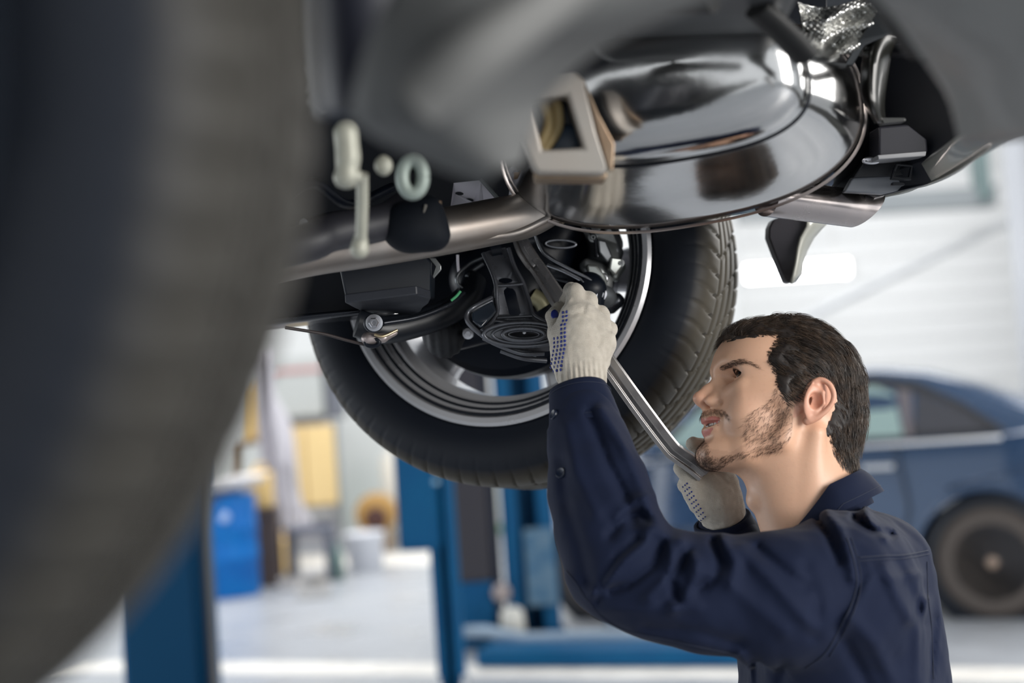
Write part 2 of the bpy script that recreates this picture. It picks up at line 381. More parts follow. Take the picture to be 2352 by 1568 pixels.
# blue drum with funnel
b = at(520, 1372); e = tag(empty('oil_drum', b), 'bright blue drum with a white funnel tray on top, beside the left lift column', 'drum')
R_ = .245; prof = [(0, R_ * .97), (.02, R_), (.28, R_), (.30, R_ * 1.04), (.32, R_), (.50, R_), (.52, R_ * 1.04), (.54, R_), (.76, R_), (.78, R_ * .97)]
b = b + [0, .1, 0]
MB().lathe(b, (0, 0, 1), prof, 40).build('barrel', mat('drum_blue', (.0, .11, .42), .4, spec=.3, noise=(7, (.0, .17, .52), .2)), e)
MB().lathe(b + [0, 0, .78], (0, 0, 1), [(0, .10), (.06, .27), (.10, .33), (.13, .34), (.13, .31), (.05, .1)], 40).build('funnel_tray', mat('tray_white', (.72, .70, .70), .5), e)
MB().lathe(b + [.05, -.245, .62], (0, -1, 0), [(0, .045), (.015, .04), (.016, 0)], 16).build('badge', mat('badge_pale', (.35, .5, .8), .4), e)
# white draped sheets behind the drum
sh = MB(); rows = []
for i in range(15):
    t = i / 14; rows.append([P(560 + 60 * t + 50 * s + 14 * math.sin(9 * s + 3 * t), 1230 - 430 * (1 - t) ** .9, 12.9 + .12 * math.sin(14 * s + 2 * t)) for s in np.linspace(0, 1 + .9 * t, 22)])
tag(sh.grid(rows).build('hanging_sheet', mat('pale_sheet', (.60, .58, .62), .7), solid=.01), 'pale crumpled sheet hanging behind the blue drum', 'sheet')
# machine cabinet
b = at(700, 1268) + [0, .3, 0]; e = tag(empty('machine_cabinet', b), 'light grey machine cabinet with a thin red stripe, above the yellow doors', 'cabinet')
MB().box(b + [-.05, .3, 1.65], (.56, .5, .62)).build('housing', mat('cab_grey', (.45, .47, .46), .5), e, smooth=False, bevel=.02)
MB().box(b + [-.05, .04, 1.82], (.56, .02, .03)).build('red_stripe', mat('faded_red', (.55, .18, .18), .6), e, smooth=False)
MB().box(b + [-.05, .3, 1.30], (.50, .46, .08)).build('shelf', mat('dark_shelf', (.10, .10, .11), .6), e, smooth=False)
MB().box(b + [.33, .3, 1.65], (.14, .4, .7)).build('side_pipe_box', mat('slate', (.14, .15, .18), .6), e, smooth=False, bevel=.02)
MB().box(b + [.0, .3, .64], (.62, .46, 1.28)).build('rear_frame', mat('frame_grey', (.34, .34, .36), .6), e, smooth=False, bevel=.01)
ye = tag(empty('yellow_cupboard', b + [0, -.05, .3]), 'pale yellow double-door cupboard below the grey machine cabinet', 'cupboard')
my = mat('pale_yellow', (.78, .58, .28), .55)
for s in (-1, 1): MB().box(b + [.02 + s * .16, -.03, .84], (.30, .08, .80)).build('door', my, ye, smooth=False, bevel=.012)
MB().box(b + [.02, .0, .84], (.56, .06, .82)).build('carcass', mat('ochre', (.60, .45, .25), .6), ye, smooth=False)
MB().box(b + [.02, .0, .37], (.5, .06, .08)).build('plinth', mat('plinth_grey', (.5, .5, .5), .6), ye, smooth=False)
# pale van front behind
b = at(640, 1235); e = tag(empty('white_van', b), 'pale white van panel far behind between the two tyres', 'van')
MB().prism([b + np.array(q) for q in [(-1.1, .2, .5), (1.25, .2, .5), (1.25, .2, 2.0), (.55, .2, 3.0), (-1.1, .2, 3.2)]], (0, .35, 0)).build('body', mat('van_white', (.70, .73, .68), .4), e, smooth=False, bevel=.04)
MB().prism([b + np.array(q) for q in [(-.30, .14, 2.75), (.2, .14, 2.75), (.02, .14, 2.2), (-.05, .14, 2.2)]], (0, .08, 0)).build('window', mat('van_glass', (.22, .30, .28), .2), e, smooth=False, bevel=.01)
MB().prism([b + np.array(q) for q in [(-.32, .14, 1.9), (-.2, .14, 2.15), (-.2, .14, 1.8)]], (0, .08, 0)).build('mirror', mat('van_dark', (.1, .14, .14), .4), e, smooth=False, bevel=.01)
for s in (-.8, .9): MB().lathe(b + [s, .1, .32], (0, 1, 0), [(0, .2), (.02, .32), (.3, .32), (.32, .2)], 32).build('tyre', m_black, e)
# white bucket
b = at(842, 1312); e = tag(empty('bucket', b), 'white bucket standing on the pale floor left of the blue post', 'bucket')
MB().lathe(b, (0, 0, 1), [(0, .135), (.005, .14), (.29, .165), (.31, .175), (.33, .175), (.33, .16), (.01, .13)], 36).build('pail', mat('bucket_white', (.72, .73, .77), .5), e)
MB().tube([b + [.165 * math.cos(a), -.05 - .05 * math.sin(a), .30 - .12 * math.sin(a)] for a in np.linspace(0, math.pi, 16)], .005, 6).build('handle', m_lgrey, e)
# cable reel
b = at(868, 1268); e = tag(empty('hose_reel', b), 'brown hose reel with a dark core standing above the white bucket', 'reel')
MB().lathe(b + [0, .2, .36], (0, -1, 0), [(0, .05), (0, .19), (.03, .2), (.15, .2), (.18, .18), (.18, .1)], 36).build('hose_coil', mat('brown_hose', (.42, .24, .07), .6), e)
MB().lathe(b + [0, .0, .32], (0, -1, 0), [(0, .11), (.04, .11), (.05, .08)], 24).build('core', mat('reel_core', (.06, .02, .015), .6), e)
MB().box(b + [0, .1, .09], (.3, .25, .18)).build('stand', mat('stand_brown', (.25, .18, .12), .6), e, smooth=False, bevel=.01)
# white tank
b = at(890, 1262) + [.12, .5, 0]; tag(MB().lathe(b, (0, 0, 1), [(0, .16), (.02, .18), (.85, .18), (.93, .12), (.97, .05)], 32).build('gas_tank', mat('tank_cream', (.72, .68, .60), .5)), 'cream white tank standing behind the hose reel', 'tank')
# yellow jerrycans
for i, (px, py, w_, h_, lab) in enumerate([(646, 1305, .24, .30, 'yellow canister on the floor left of the white bucket'), (612, 1238, .20, .30, 'yellow canister on top of the dark crate beside the blue drum'), (575, 1010, .16, .5, 'tan canister partly hidden by the big blurred tyre')]):
    d0 = (12.3, 11.95, 13.2)[i]; b = P(px, py, d0); b = at(612, 1345) + np.array([0, 0, .62]) if i == 1 else b; b[2] = 0 if i == 0 else b[2]
    e = tag(empty('canister', b), lab, 'canister'); my2 = mat('canister_yellow', (.80, .55, .22), .5)
    MB().box(b + [0, 0, h_ / 2], (w_, .16, h_)).build('can', my2, e, smooth=False, bevel=.03)
    MB().tube([b + [-w_ * .2, 0, h_], b + [-w_ * .15, 0, h_ + .05], b + [w_ * .2, 0, h_ + .05], b + [w_ * .25, 0, h_]], .012, 8).build('handle', my2, e)
    MB().lathe(b + [w_ * .35, 0, h_], (0, 0, 1), [(0, .02), (.04, .02)], 12).build('cap', m_black, e)
q_ = P(575, 1010, 13.2); e = tag(empty('storage_rack', (q_[0], q_[1], 0)), 'plain brown rack partly hidden by the big blurred tyre, under the tan canister', 'rack')
MB().box((q_[0], q_[1], q_[2] - .02), (.34, .3, .04)).build('shelf', mat('rack_brown', (.25, .18, .12), .6), e, smooth=False)
for sx in (-1, 1): MB().box((q_[0] + sx * .15, q_[1], q_[2] / 2 - .02), (.04, .28, q_[2] - .04)).build('post', mat('rack_brown', (0, 0, 0)), e, smooth=False)
# crates and low clutter
for px, py, sx, sz, col, nm, lab, cat_ in [
    (612, 1345, .26, .62, (.10, .07, .06), 'tool_crate', 'dark brown crate under a yellow canister beside the blue drum', 'crate'),
    (778, 1332, .10, .26, (.16, .24, .22), 'gas_bottle', 'small grey green bottle between the bench and the white bucket', 'bottle'),
    (722, 1372, .22, .10, (.62, .60, .58), 'parts_tray', 'low pale tray on the floor in front of the bench', 'tray'),
    (712, 1215, .34, .08, (.10, .11, .15), 'workbench_top', 'dark flat bench top below the yellow cupboard', 'bench'),
    (668, 1352, .16, .09, (.55, .52, .50), 'rag_box', 'small pale box on the floor in front of the yellow canister', 'box')]:
    b = P(px, py, 11.6) if nm == 'workbench_top' else at(px, py)
    e = tag(empty(nm, b), lab, cat_); mm = mat(nm, col, .6)
    if nm == 'gas_bottle':
        MB().lathe(b, (0, 0, 1), [(0, .05), (.2, .05), (.25, .02), (.3, .02)], 20).build('bottle', mm, e)
    elif nm == 'workbench_top':
        MB().box(b + [0, 0, 0], (sx, .4, .05)).build('top', mm, e, smooth=False, bevel=.01)
        for s in (-1, 1): MB().box([b[0] + s * sx * .45, b[1], b[2] / 2], (.04, .35, b[2])).build('leg', mm, e, smooth=False)
    else:
        MB().box(b + [0, 0, sz / 2], (sx, .2, sz)).build('body', mm, e, smooth=False, bevel=.015)
        MB().box(b + [0, -.005, sz * .95], (sx * 1.05, .22, sz * .1)).build('rim', mm, e, smooth=False, bevel=.005)

# ------------------------------------------------------------------ parked dark blue saloon
def blue_car():
    wc = G(2290, 1424); yaw = math.radians(24)
    fx = np.array([-math.cos(yaw), math.sin(yaw), 0]); fy = np.array([-math.sin(yaw), -math.cos(yaw), 0]); fz = np.array([0, 0, 1.0])  # forward, near side, up
    def T(x, y, z): return wc + fx * x + fy * (y - .0) + fz * z
    e = tag(empty('parked_car', wc), 'dark blue saloon car parked on the right behind the mechanic', 'car')
    mb = mat('car_blue', (.020, .055, .125), .22, metal=.35, coat=1.0, rnoise=(3, .2, .3)); mg = mat('car_glass', (.30, .42, .40), .06, spec=.8, coat=.5); mk = mat('car_trim', (.03, .03, .035), .5)
    md = mat('car_dark_glass', (.05, .05, .06), .08, coat=.6)
    WD = 1.70
    # side outline of the lower body (x forward of the rear axle)
    def arch(cx, r, n=14): return [(cx + r * math.cos(a), .30 + r * math.sin(a)) for a in np.linspace(0, math.pi, n)]
    low = [(-.95, .32)] + [(-.40, .22)] + arch(0, .385)[::-1] + [(.42, .20), (1.75, .20)] + arch(2.18, .385)[::-1] + [(2.6, .24), (2.78, .32), (2.82, .60), (2.72, .72), (2.4, .82), (1.95, .92), (1.0, .94), (0.2, .96), (-.30, 1.00), (-.85, 1.00), (-.98, .90), (-1.0, .55)]
    rows = []
    for y, ins in ((0.0, .05), (-.03, .015), (-.06, 0), (-.25, -.0), (-WD + .25, 0), (-WD + .06, 0), (-WD + .03, .015), (-WD, .05)):
        cx, cz = 1.2, .55; rows.append([T(cx + (a - cx) * (1 - ins * .25), y - (.05 if b > .75 else 0) * (1 if y > -WD / 2 else -1), cz + (b - cz) * (1 - ins)) for a, b in low])
    k = len(low); b = MB().grid(rows, True); b.f += [list(range(k)), list(range(k * 7, k * 8))]
    b.build('lower_body', mb, e, autos=40)
    up = [(-.62, .98), (-.30, 1.10), (.02, 1.24), (.30, 1.335), (.55, 1.375), (1.1, 1.39), (1.5, 1.36), (1.7, 1.30), (1.95, 1.12), (2.15, .90)]
    rows = []
    for y, s_ in ((-.10, 0.0), (-.16, .6), (-.24, .93), (-.34, 1.0), (-WD + .34, 1.0), (-WD + .24, .93), (-WD + .16, .6), (-WD + .10, 0)):
        rows.append([T(a, y, .93 + (b_ - .93) * s_) for a, b_ in up])
    MB().grid(rows).build('roof', mb, e, autos=50)
    def pane(name, pts, m_, off=.012):
        q = [T(a, -.095 - .13 * max(0, (z - .93)) / .40 + off, z) for a, z in pts]; MB().prism(q, -fy * .02).build(name, m_, e, smooth=False, bevel=.004)
    pane('window_surround', [(-.15, .97), (.10, 1.15), (.34, 1.28), (.60, 1.33), (1.45, 1.32), (1.62, 1.24), (1.9, .97)], mk, .006)
    pane('rear_door_window', [(.42, .99), (.46, 1.22), (.56, 1.27), (1.10, 1.29), (1.10, .99)], mg, .016)
    pane('front_door_window', [(1.16, .99), (1.16, 1.29), (1.42, 1.28), (1.58, 1.2), (1.8, .99)], mg, .016)
    pane('quarter_window', [(-.02, 1.0), (.13, 1.12), (.34, 1.22), (.36, 1.0)], md, .016)
    pane('pillar_cover', [(.37, .98), (.37, 1.23), (.45, 1.25), (.41, .98)], mat('pillar_brown', (.16, .14, .15), .4), .02)
    MB().tube([T(-.1, .0, .955), T(1.95, .0, .935)], .012, 8).build('belt_moulding', m_lgrey, e)
    MB().tube([T(.50, -.0, .52), T(1.75, .0, .52)], .02, 8).build('door_moulding', mb, e)
    MB().box(T(.55, .01, .83), (.17, .03, .03), (fx, fy, fz)).build('door_handle', m_lgrey, e, smooth=False, bevel=.008)
    MB().box(T(1.6, .01, .82), (.17, .03, .03), (fx, fy, fz)).build('door_handle', m_lgrey, e, smooth=False, bevel=.008)
    MB().tube([T(.45, .003, .95), T(.40, .003, .6), T(.47, .003, .35)], .006, 6).build('door_gap', m_black, e)
    MB().tube([T(1.3, -.7, 1.385), T(1.22, -.7, 1.45)], .006, 6).build('aerial', m_black, e)
    MB().box(T(1.8, .1, 1.0), (.14, .16, .11), (fx, fy, fz)).build('mirror', mb, e, smooth=False, bevel=.03)
    lip = [T(.395 * math.cos(a), .005, .30 + .395 * math.sin(a)) for a in np.linspace(-.1, math.pi + .1, 30)]
    MB().tube(lip, .016, 8).build('arch_lip', mb, e)
    MB().tube([T(.2, .0, .70), T(-.2, .0, .80), T(-.9, .0, .80)], .012, 8).build('side_crease', mb, e)
    tl = [T(-.98, -.05, .72), T(-.72, .005, .74), T(-.70, .005, .90), T(-.99, -.05, .90)]
    MB().prism(tl, fy * -.06).build('tail_lamp', mat('lamp_glass', (.35, .40, .42), .1, coat=1), e, smooth=False, bevel=.01)
    mr = mat('car_tyre', (.075, .062, .055), .75); ms = mat('steel_wheel', (.075, .075, .085), .5, metal=.3)
    for cx in (0, 2.18):
        for y in (-.02, -WD + .24):
            s = 1 if y > -1 else -1
            w = MB().lathe(T(cx, y, .30), fy * s, [(-.19, .20), (-.19, .27), (-.16, .296), (-.03, .296), (0, .275), (.006, .25), (-.005, .20)], 48).build('tyre', mr, e)
            r = MB().lathe(T(cx, y, .30), fy * s, [(-.005, .205), (-.012, .190), (-.05, .18), (-.06, .135), (-.03, .12), (-.035, .075), (-.01, .06), (-.005, .035), (0, .03), (.0, 0.001)], 48).build('wheel_rim', ms, w)
            MB().lathe(T(cx, y, .30), fy * s, [(-.30, .02), (-.30, .372), (-.02, .374), (-.02, .30)], 40, caps=False).build('wheel_liner', m_black, e)
            if s == 1:
                for i in range(12):
                    a = i * math.pi / 6; MB().ball(T(cx, y, .30) + fx * .155 * math.cos(a) + fz * .155 * math.sin(a) - fy * s * .045, .018, 8).build('rim_hole', m_black, w)
            MB().lathe(T(cx, y, .30), fy * s, [(0, .034), (.012, .03), (.014, .001)], 20).build('hub_cap', mat('hub_tan', (.30, .22, .17), .5), w)
    return e
blue_car()
# ------------------------------------------------------------------ the raised car, seen from below
_r = VF + VR * ((2082 - CX) / F) - VU * ((870 - CY) / F); A_ = np.array([_r[0], _r[1], 0]); A_ /= np.linalg.norm(A_)     # axle direction, towards the far side
R_ax = np.cross(A_, (0, 0, 1.0)); Z_ = np.array([0, 0, 1.0])     # rearwards
CW = P(1127, 599, 2.157)
car = tag(empty('raised_car', CW), 'raised car seen from underneath, with shiny muffler and rear wheels above the mechanic', 'car')
m_rub = mat('tyre_rubber', (.008, .010, .015), .55, spec=.25, attr='rub', bump=[('noise', 180, .12, .0006)])
m_tread = mat('tyre_rubber_near', (.050, .048, .044), .60, spec=.3, attr='rub', bump=[('noise', 90, .2, .001)])
m_alu = mat('alloy', (.60, .60, .62), .28, metal=.45, coat=.6, rnoise=(8, .25, .36))
m_alud = mat('alloy_dark', (.20, .20, .22), .35, metal=.9)
m_inox = mat('stainless', (.60, .59, .58), .13, metal=1.0, noise=(2.5, (.50, .50, .50), .25), bump=[('noise', 9, .12, .006)], rnoise=(6, .10, .20))
m_pipe = mat('pipe_steel', (.36, .335, .315), .42, metal=.9, noise=(10, (.26, .22, .19), .25), bump=[('noise', 30, .15, .002)])
m_heat = mat('heat_tinted_steel', (.42, .34, .25), .42, metal=.8, noise=(14, (.20, .12, .07), .22))
m_blk = mat('black_paint', (.0030, .005, .010), .38, spec=.25, bump=[('noise', 25, .06, .001)])
m_blkm = mat('black_steel', (.016, .019, .026), .28, metal=.55, coat=.2, rnoise=(18, .2, .38))
m_cast = mat('cast_metal', (.34, .35, .35), .36, metal=.6, noise=(22, (.14, .15, .15), .2), bump=[('noise', 60, .3, .002)])
m_zinc = mat('zinc_plate', (.78, .75, .82), .5, metal=.0)
m_bolt = mat('bolt_steel', (.55, .55, .58), .3, metal=1.0)

def tyre(name, c, ax, R, wd, m_, parent, n=72, rim_r=.25, side_c=(.0065, .009, .015), tread_c=(.050, .043, .033)):
    prof = [(.014, rim_r - .004), (.002, rim_r + .008), (-.006, R * .85), (-.002, R * .93), (.008, R * .965), (.020, R * .985), (.034, R * .994)]
    g = []
    xs = np.linspace(.046, wd - .046, 22)
    for i, x in enumerate(xs):
        gr = (i % 5 in (3,)) ; g.append((x, R - (.007 if gr else 0)))
    prof = prof + g + [(wd - a, b) for a, b in prof[::-1]]
    ax = np.asarray(ax, float); a0 = np.cross(ax, Z_); a0 /= np.linalg.norm(a0); b0 = np.cross(ax, a0)
    sub = 8; N = n * sub; rows = []
    for j, (h, r) in enumerate(prof):
        row = []
        for i in range(N):
            sh = 0 if 8 <= j < len(prof) - 8 else 1
            ph = (i + int(abs(h - wd / 2) * 60)) % sub; rr = r
            lat = (4 <= j <= 9 or len(prof) - 10 <= j <= len(prof) - 5)
            if lat and ph in (0,) : rr = r - .0045
            if not lat and 10 < j < len(prof) - 11 and (i + j) % (sub * 2) == 0: rr = r - .004
            q = 2 * math.pi * i / N; row.append(c + ax * h + rr * (math.cos(q) * a0 + math.sin(q) * b0))
        rows.append(row)
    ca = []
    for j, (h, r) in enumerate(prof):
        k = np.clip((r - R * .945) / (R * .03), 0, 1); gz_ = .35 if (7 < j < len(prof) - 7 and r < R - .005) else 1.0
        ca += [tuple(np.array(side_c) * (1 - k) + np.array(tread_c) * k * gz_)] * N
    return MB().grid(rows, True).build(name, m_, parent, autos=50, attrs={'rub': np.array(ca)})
def wheel(c, ax, parent, m_t, R, wd, ph=0.0, near=False):
    "c: centre of the inner face, ax: outwards"
    r = .25; hub = MB()
    barrel = [(.030, r - .020), (.012, r - .002), (.004, r + .001), (.000, r - .004), (.002, r - .012), (.010, r - .014), (.012, r - .020), (.018, r - .022), (.022, r - .030), (.032, r - .031), (.038, r - .038), (.060, r - .041),
              (.064, r - .050), (.14, r - .052), (.165, r - .040), (wd - .03, r - .030), (wd - .012, r - .012), (wd - .006, r), (wd - .010, r + .004)]
    m_alu = mat('alloy_darkened', (.020, .028, .042), .4, metal=.4) if near else MATS['alloy']  # near rim: shade put into a darkened copy of the silver alloy
    rim = MB().lathe(c, ax, barrel, 144, caps=False).build('wheel_rim', m_alu, parent, autos=25)
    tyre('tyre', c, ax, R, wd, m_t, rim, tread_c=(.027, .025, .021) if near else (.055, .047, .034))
    a0 = np.cross(ax, Z_); a0 /= np.linalg.norm(a0); b0 = np.cross(ax, a0)
    # dark rings along the grooves of the inner lip
    for hh, rr in ((.0075, r - .0185), (.0195, r - .0275), (.035, r - .037)):
        MB().lathe(c, ax, [(hh, rr + .004), (hh - .002, rr + .0015), (hh, rr - .001)], 120, caps=False).build('lip_groove', m_blk, rim)
    for k in range(5):
        q = ph + k * 2 * math.pi / 5; d = math.cos(q) * R_ax * 1.0 - math.sin(q) * Z_; t = np.cross(ax, d); rows = []
        for rr, w_, h0, th in ((.05, .034, .150, .03), (.10, .030, .155, .028), (.15, .032, .160, .024), (.19, .040, .160, .022), (.225, .055, .160, .024)):
            o_ = c + d * rr + ax * h0; rows.append([o_ - t * w_, o_ - t * w_ * .8 - ax * .006, o_ + t * w_ * .8 - ax * .006, o_ + t * w_, o_ + t * w_ + ax * th, o_ - t * w_ + ax * th])
        b = MB().grid(rows, True); b.f += [list(range(6)), list(range(24, 30))]; b.build('spoke', m_alu, rim, bevel=.003)
    MB().lathe(c, ax, [(.14, .01), (.14, .07), (.16, .075), (.19, .07), (.195, .03), (.195, .001)], 48).build('hub', m_alud, rim, autos=30)
    return rim
_r = VF + VR * ((2450 - CX) / F) - VU * ((1230 - CY) / F); A2 = _r / np.linalg.norm(_r)      # the hanging wheel leans and toes out a little
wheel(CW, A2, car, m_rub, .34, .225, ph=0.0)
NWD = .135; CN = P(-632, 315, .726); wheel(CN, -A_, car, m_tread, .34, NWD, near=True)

MB().lathe(CN, -A_, [(.05, .01), (.05, .235), (.075, .245), (.10, .235), (.10, .01)], 64).build('filler_disc', mat('filler_dark', (.012, .017, .028), .4, metal=.3), car, autos=30)  # dark disc added to close the bright gap through the near wheel
# brake and knuckle of the far wheel
sh = MB().lathe(CW, A2, [(.060, .03), (.055, .12), (.052, .160), (.062, .170), (.085, .172), (.090, .165), (.090, .05)], 80).build('brake_shield', m_blk, car, autos=30)
MB().lathe(CW, A2, [(.095, .05), (.095, .168), (.120, .168), (.120, .05)], 80).build('brake_disc', m_alud, car, autos=30)
for k in range(14):
    q = .6 + k * .19
    MB().tube([CW + A_ * .052 + .13 * (math.cos(q) * R_ax - math.sin(q) * Z_), CW + A_ * .050 + .158 * (math.cos(q) * R_ax - math.sin(q) * Z_)], .003, 6).build('shield_rib', m_blk, sh) if k % 2 else None
kn = lambda p: smin(smin(smin(s_cone(p, P(1190, 690, 2.13), P(1230, 600, 2.14), .055, .05), s_cone(p, P(1230, 600, 2.14), P(1290, 520, 2.13), .05, .035), .03),
     s_cone(p, P(1040, 770, 2.10), P(1150, 720, 2.12), .024, .04), .03), s_cone(p, P(1100, 640, 2.13), P(1200, 560, 2.14), .045, .05), .03)
q0 = P(1160, 640, 2.13); V, Fc = mesh_sdf(kn, q0 - .2, q0 + .2, .005); link_mesh('knuckle', V, Fc, m_blk, car)

# helpers in place-space: plates with holes from outlines given as (px, py, depth)
from mathutils.geometry import tessellate_polygon
def plate(name, outer, th, m_, parent=car, holes=(), bevel=.0015, away=None):
    vec = np.asarray(away if away is not None else VF) * th
    loops = [PP(outer)] + [PP(h) for h in holes]; tri = tessellate_polygon([[Vector(p) for p in l] for l in loops])
    pts = [p for l in loops for p in l]; n = len(pts); Fc = [tuple(t) for t in tri] + [tuple(i + n for i in t[::-1]) for t in tri]
    b = 0
    for l in loops:
        k = len(l); Fc += [(b + i, b + (i + 1) % k, n + b + (i + 1) % k, n + b + i) for i in range(k)]; b += k
    return link_mesh(name, np.array(pts + [p + vec for p in pts]), Fc, m_, parent, bevel=bevel)
def oval(cx, cy, d, rx, ry, n=20, rot=0): return [(cx + rx * math.cos(t) * math.cos(rot) - ry * math.sin(t) * math.sin(rot), cy + rx * math.cos(t) * math.sin(rot) + ry * math.sin(t) * math.cos(rot), d) for t in [2 * math.pi * i / n for i in range(n)]]
def rod(name, pts, r, m_, parent=car, n=14, sm=6, flat=1.0, up=None): return MB().tube([P(*q[:3]) for q in crv(pts, sm)], r, n, flat=flat, up=up).build(name, m_, parent, autos=50)
def bolt(name, px, py, d, r, m_=m_bolt, parent=car, ax=None):
    ax = -VF if ax is None else ax; c = P(px, py, d)
    b = MB().lathe(c - ax * r * .4, ax, [(-r, r * .5), (0, r), (r * .25, r), (r * .3, r * .7), (r * .3, r * .62)], 24)
    b.lathe(c - ax * r * .1, ax, [(0, r * .62), (r * .55, r * .62), (r * .65, r * .5), (r * .65, r * .3), (r * .35, r * .26), (r * .35, .0001)], 6); return b.build(name, m_, parent, autos=30)
def blob(name, f, c, rad, m_, parent=car, h=.004):
    c = np.asarray(c, float); V, Fc = mesh_sdf(f, c - rad, c + rad, h); return link_mesh(name, V, Fc, m_, parent)

# ---- muffler: oval can lying across the car, near half tapering to a pressed end cap
def oloop(cx, cy, d, a, b, tilt, n=96, e=2.5):
    out = []
    for t in [2 * math.pi * i / n for i in range(n)]:
        c, s = math.cos(t), math.sin(t); x = a * math.copysign(abs(c) ** (2 / e), c); y = b * math.copysign(abs(s) ** (2 / e), s)
        X = x * math.cos(tilt) - y * math.sin(tilt); Y = x * math.sin(tilt) + y * math.cos(tilt); out.append(P(cx + X, cy + Y, d - .27 * (X / F * d)))
    return out
tl = -.17
mu = empty('muffler', P(1600, 280, 1.8), car)
near = [oloop(1588, 290, 1.885, 404, 196, tl), oloop(1575, 290, 1.83, 412, 210, tl), oloop(1566, 288, 1.80, 418, 222, tl), oloop(1563, 282, 1.77, 410, 216, tl), oloop(1560, 262, 1.71, 385, 190, tl), oloop(1558, 240, 1.65, 350, 165, tl, e=2.6),
        oloop(1556, 224, 1.61, 318, 152, tl, e=2.7), oloop(1555, 214, 1.59, 302, 148, tl, e=2.8), oloop(1553, 207, 1.574, 297, 147, tl, e=2.8), oloop(1552, 202, 1.562, 292, 144, tl, e=2.8), oloop(1551, 195, 1.549, 280, 136, tl, e=2.75), oloop(1550, 187, 1.540, 262, 122, tl, e=2.7), oloop(1549, 176, 1.534, 238, 103, tl, e=2.6), oloop(1548, 165, 1.5305, 205, 80, tl, e=2.5), oloop(1547, 152, 1.5285, 160, 56, tl, e=2.3), oloop(1546, 146, 1.5275, 90, 28, tl, e=2.1), oloop(1546, 143, 1.527, 3, 1, tl, e=2)]
MB().grid(near, True).build('end_cap', m_inox, mu, autos=60)
far = [oloop(1588, 290, 1.885, 404, 196, tl), oloop(1640, 330, 1.96, 360, 170, tl), oloop(1700, 360, 2.02, 300, 130, tl), oloop(1720, 370, 2.04, 10, 5, tl)]
MB().grid(far, True).build('can', m_inox, mu, autos=60)
fl = MB(); loops = [oloop(1567, 290, 1.800, 420, 225, tl), oloop(1566, 290, 1.803, 427, 232, tl), oloop(1567, 290, 1.808, 427, 232, tl), oloop(1568, 290, 1.812, 420, 225, tl)]
fl.grid(loops, True).build('seam_flange', mat('seam_steel', (.40, .34, .31), .3, metal=.9), mu, autos=60)
gv = [oloop(1556, 220, 1.600, 309, 150.5, tl, e=2.75), oloop(1555, 219, 1.598, 311, 151.5, tl, e=2.75), oloop(1555, 216, 1.5925, 305, 149.5, tl, e=2.78), oloop(1555, 217, 1.594, 303, 148.5, tl, e=2.78)]
MB().grid(gv, True).build('crease_shade', m_blk, mu)  # darkening of the crease drawn as a black ring, shade put into colour
# ---- hollow bracket with heat tint on the near end of the muffler
def ppr(l, d): return [(x, y, d) for x, y in l]
brk = plate('hanger_bracket', ppr([(1200, 205), (1215, 185), (1325, 165), (1345, 185), (1372, 300), (1400, 385), (1385, 400), (1235, 398), (1222, 380), (1190, 290)], 1.47), .040, mat('bracket_tan', (.37, .355, .325), .42, metal=.5, noise=(9, (.36, .31, .27), .3)), car,
      holes=[ppr([(1222, 230), (1304, 218), (1340, 338), (1246, 344)], 1.47)], bevel=.004)
plate('heat_tint_band', ppr([(1345, 190), (1375, 260), (1412, 330), (1408, 395), (1398, 388), (1372, 300)], 1.468), .006, m_heat, brk)
plate('bracket_foot', ppr([(1225, 396), (1395, 396), (1392, 412), (1230, 410)], 1.49), .05, m_heat, brk)
plate('dark_backing', ppr([(1200, 205), (1330, 190), (1372, 360), (1230, 370)], 1.515), .004, m_blk, brk)  # dark plate added behind the hole to hide the bright muffler reflection
rod('hose_loop', [(1245, 220, 1.505), (1262, 280, 1.505), (1240, 340, 1.505)], .006, mat('tan_hose', (.35, .26, .12), .6))
rod('hose_loop', [(1275, 215, 1.505), (1282, 290, 1.505), (1245, 350, 1.505)], .006, mat('tan_hose', (.35, .26, .12), .6))
blob('rubber_mount', lambda p: s_ell(p, P(1305, 330, 1.512), (.022, .006, .022)), P(1305, 330, 1.512), .04, mat('blue_black_rubber', (.02, .04, .07), .4))
# ---- exhaust pipe, joint and tailpipe
rod('exhaust_pipe', [(540, 618, 1.74, 0), (700, 580, 1.76, 0), (850, 558, 1.79, 0), (1000, 534, 1.82, 0), (1120, 512, 1.85, 0), (1210, 492, 1.87, 0), (1275, 455, 1.88, 0), (1340, 425, 1.89, 0)], .0305, m_pipe, n=40, sm=10)
rod('pipe_bead', [(1000, 566, 1.80), (1120, 545, 1.83), (1190, 533, 1.84), (1250, 505, 1.85), (1300, 475, 1.86)], .005, m_pipe)
rod('pipe_collar', [(1262, 463, 1.878), (1292, 447, 1.880), (1318, 432, 1.882)], .0345, m_heat, n=36, sm=3)
plate('joint_flange', [(1180, 395, 1.78), (1280, 400, 1.80), (1360, 440, 1.82), (1330, 468, 1.84), (1290, 455, 1.84), (1240, 425, 1.82), (1180, 408, 1.80)], .03, m_heat)
tp_a, tp_b = P(1760, 452, 1.84), P(1988, 482, 1.93); t = (tp_b - tp_a) / np.linalg.norm(tp_b - tp_a); b_ = MB(); a0 = np.cross(t, VF); a0 /= np.linalg.norm(a0); c0 = np.cross(t, a0); rows = []
for rr, k in ((.0255, 0), (.0255, .5), (.0255, .97), (.0262, 1.0), (.0236, 1.0), (.0236, .6), (.0236, .4)):
    rows.append([tp_a + (tp_b - tp_a) * k + (t * .021 * (-math.cos(q)) * (1 if a0 @ VU > 0 else 1)) * (k > .9) + rr * (math.cos(q) * a0 + math.sin(q) * c0) for q in [2 * math.pi * i / 48 for i in range(48)]])
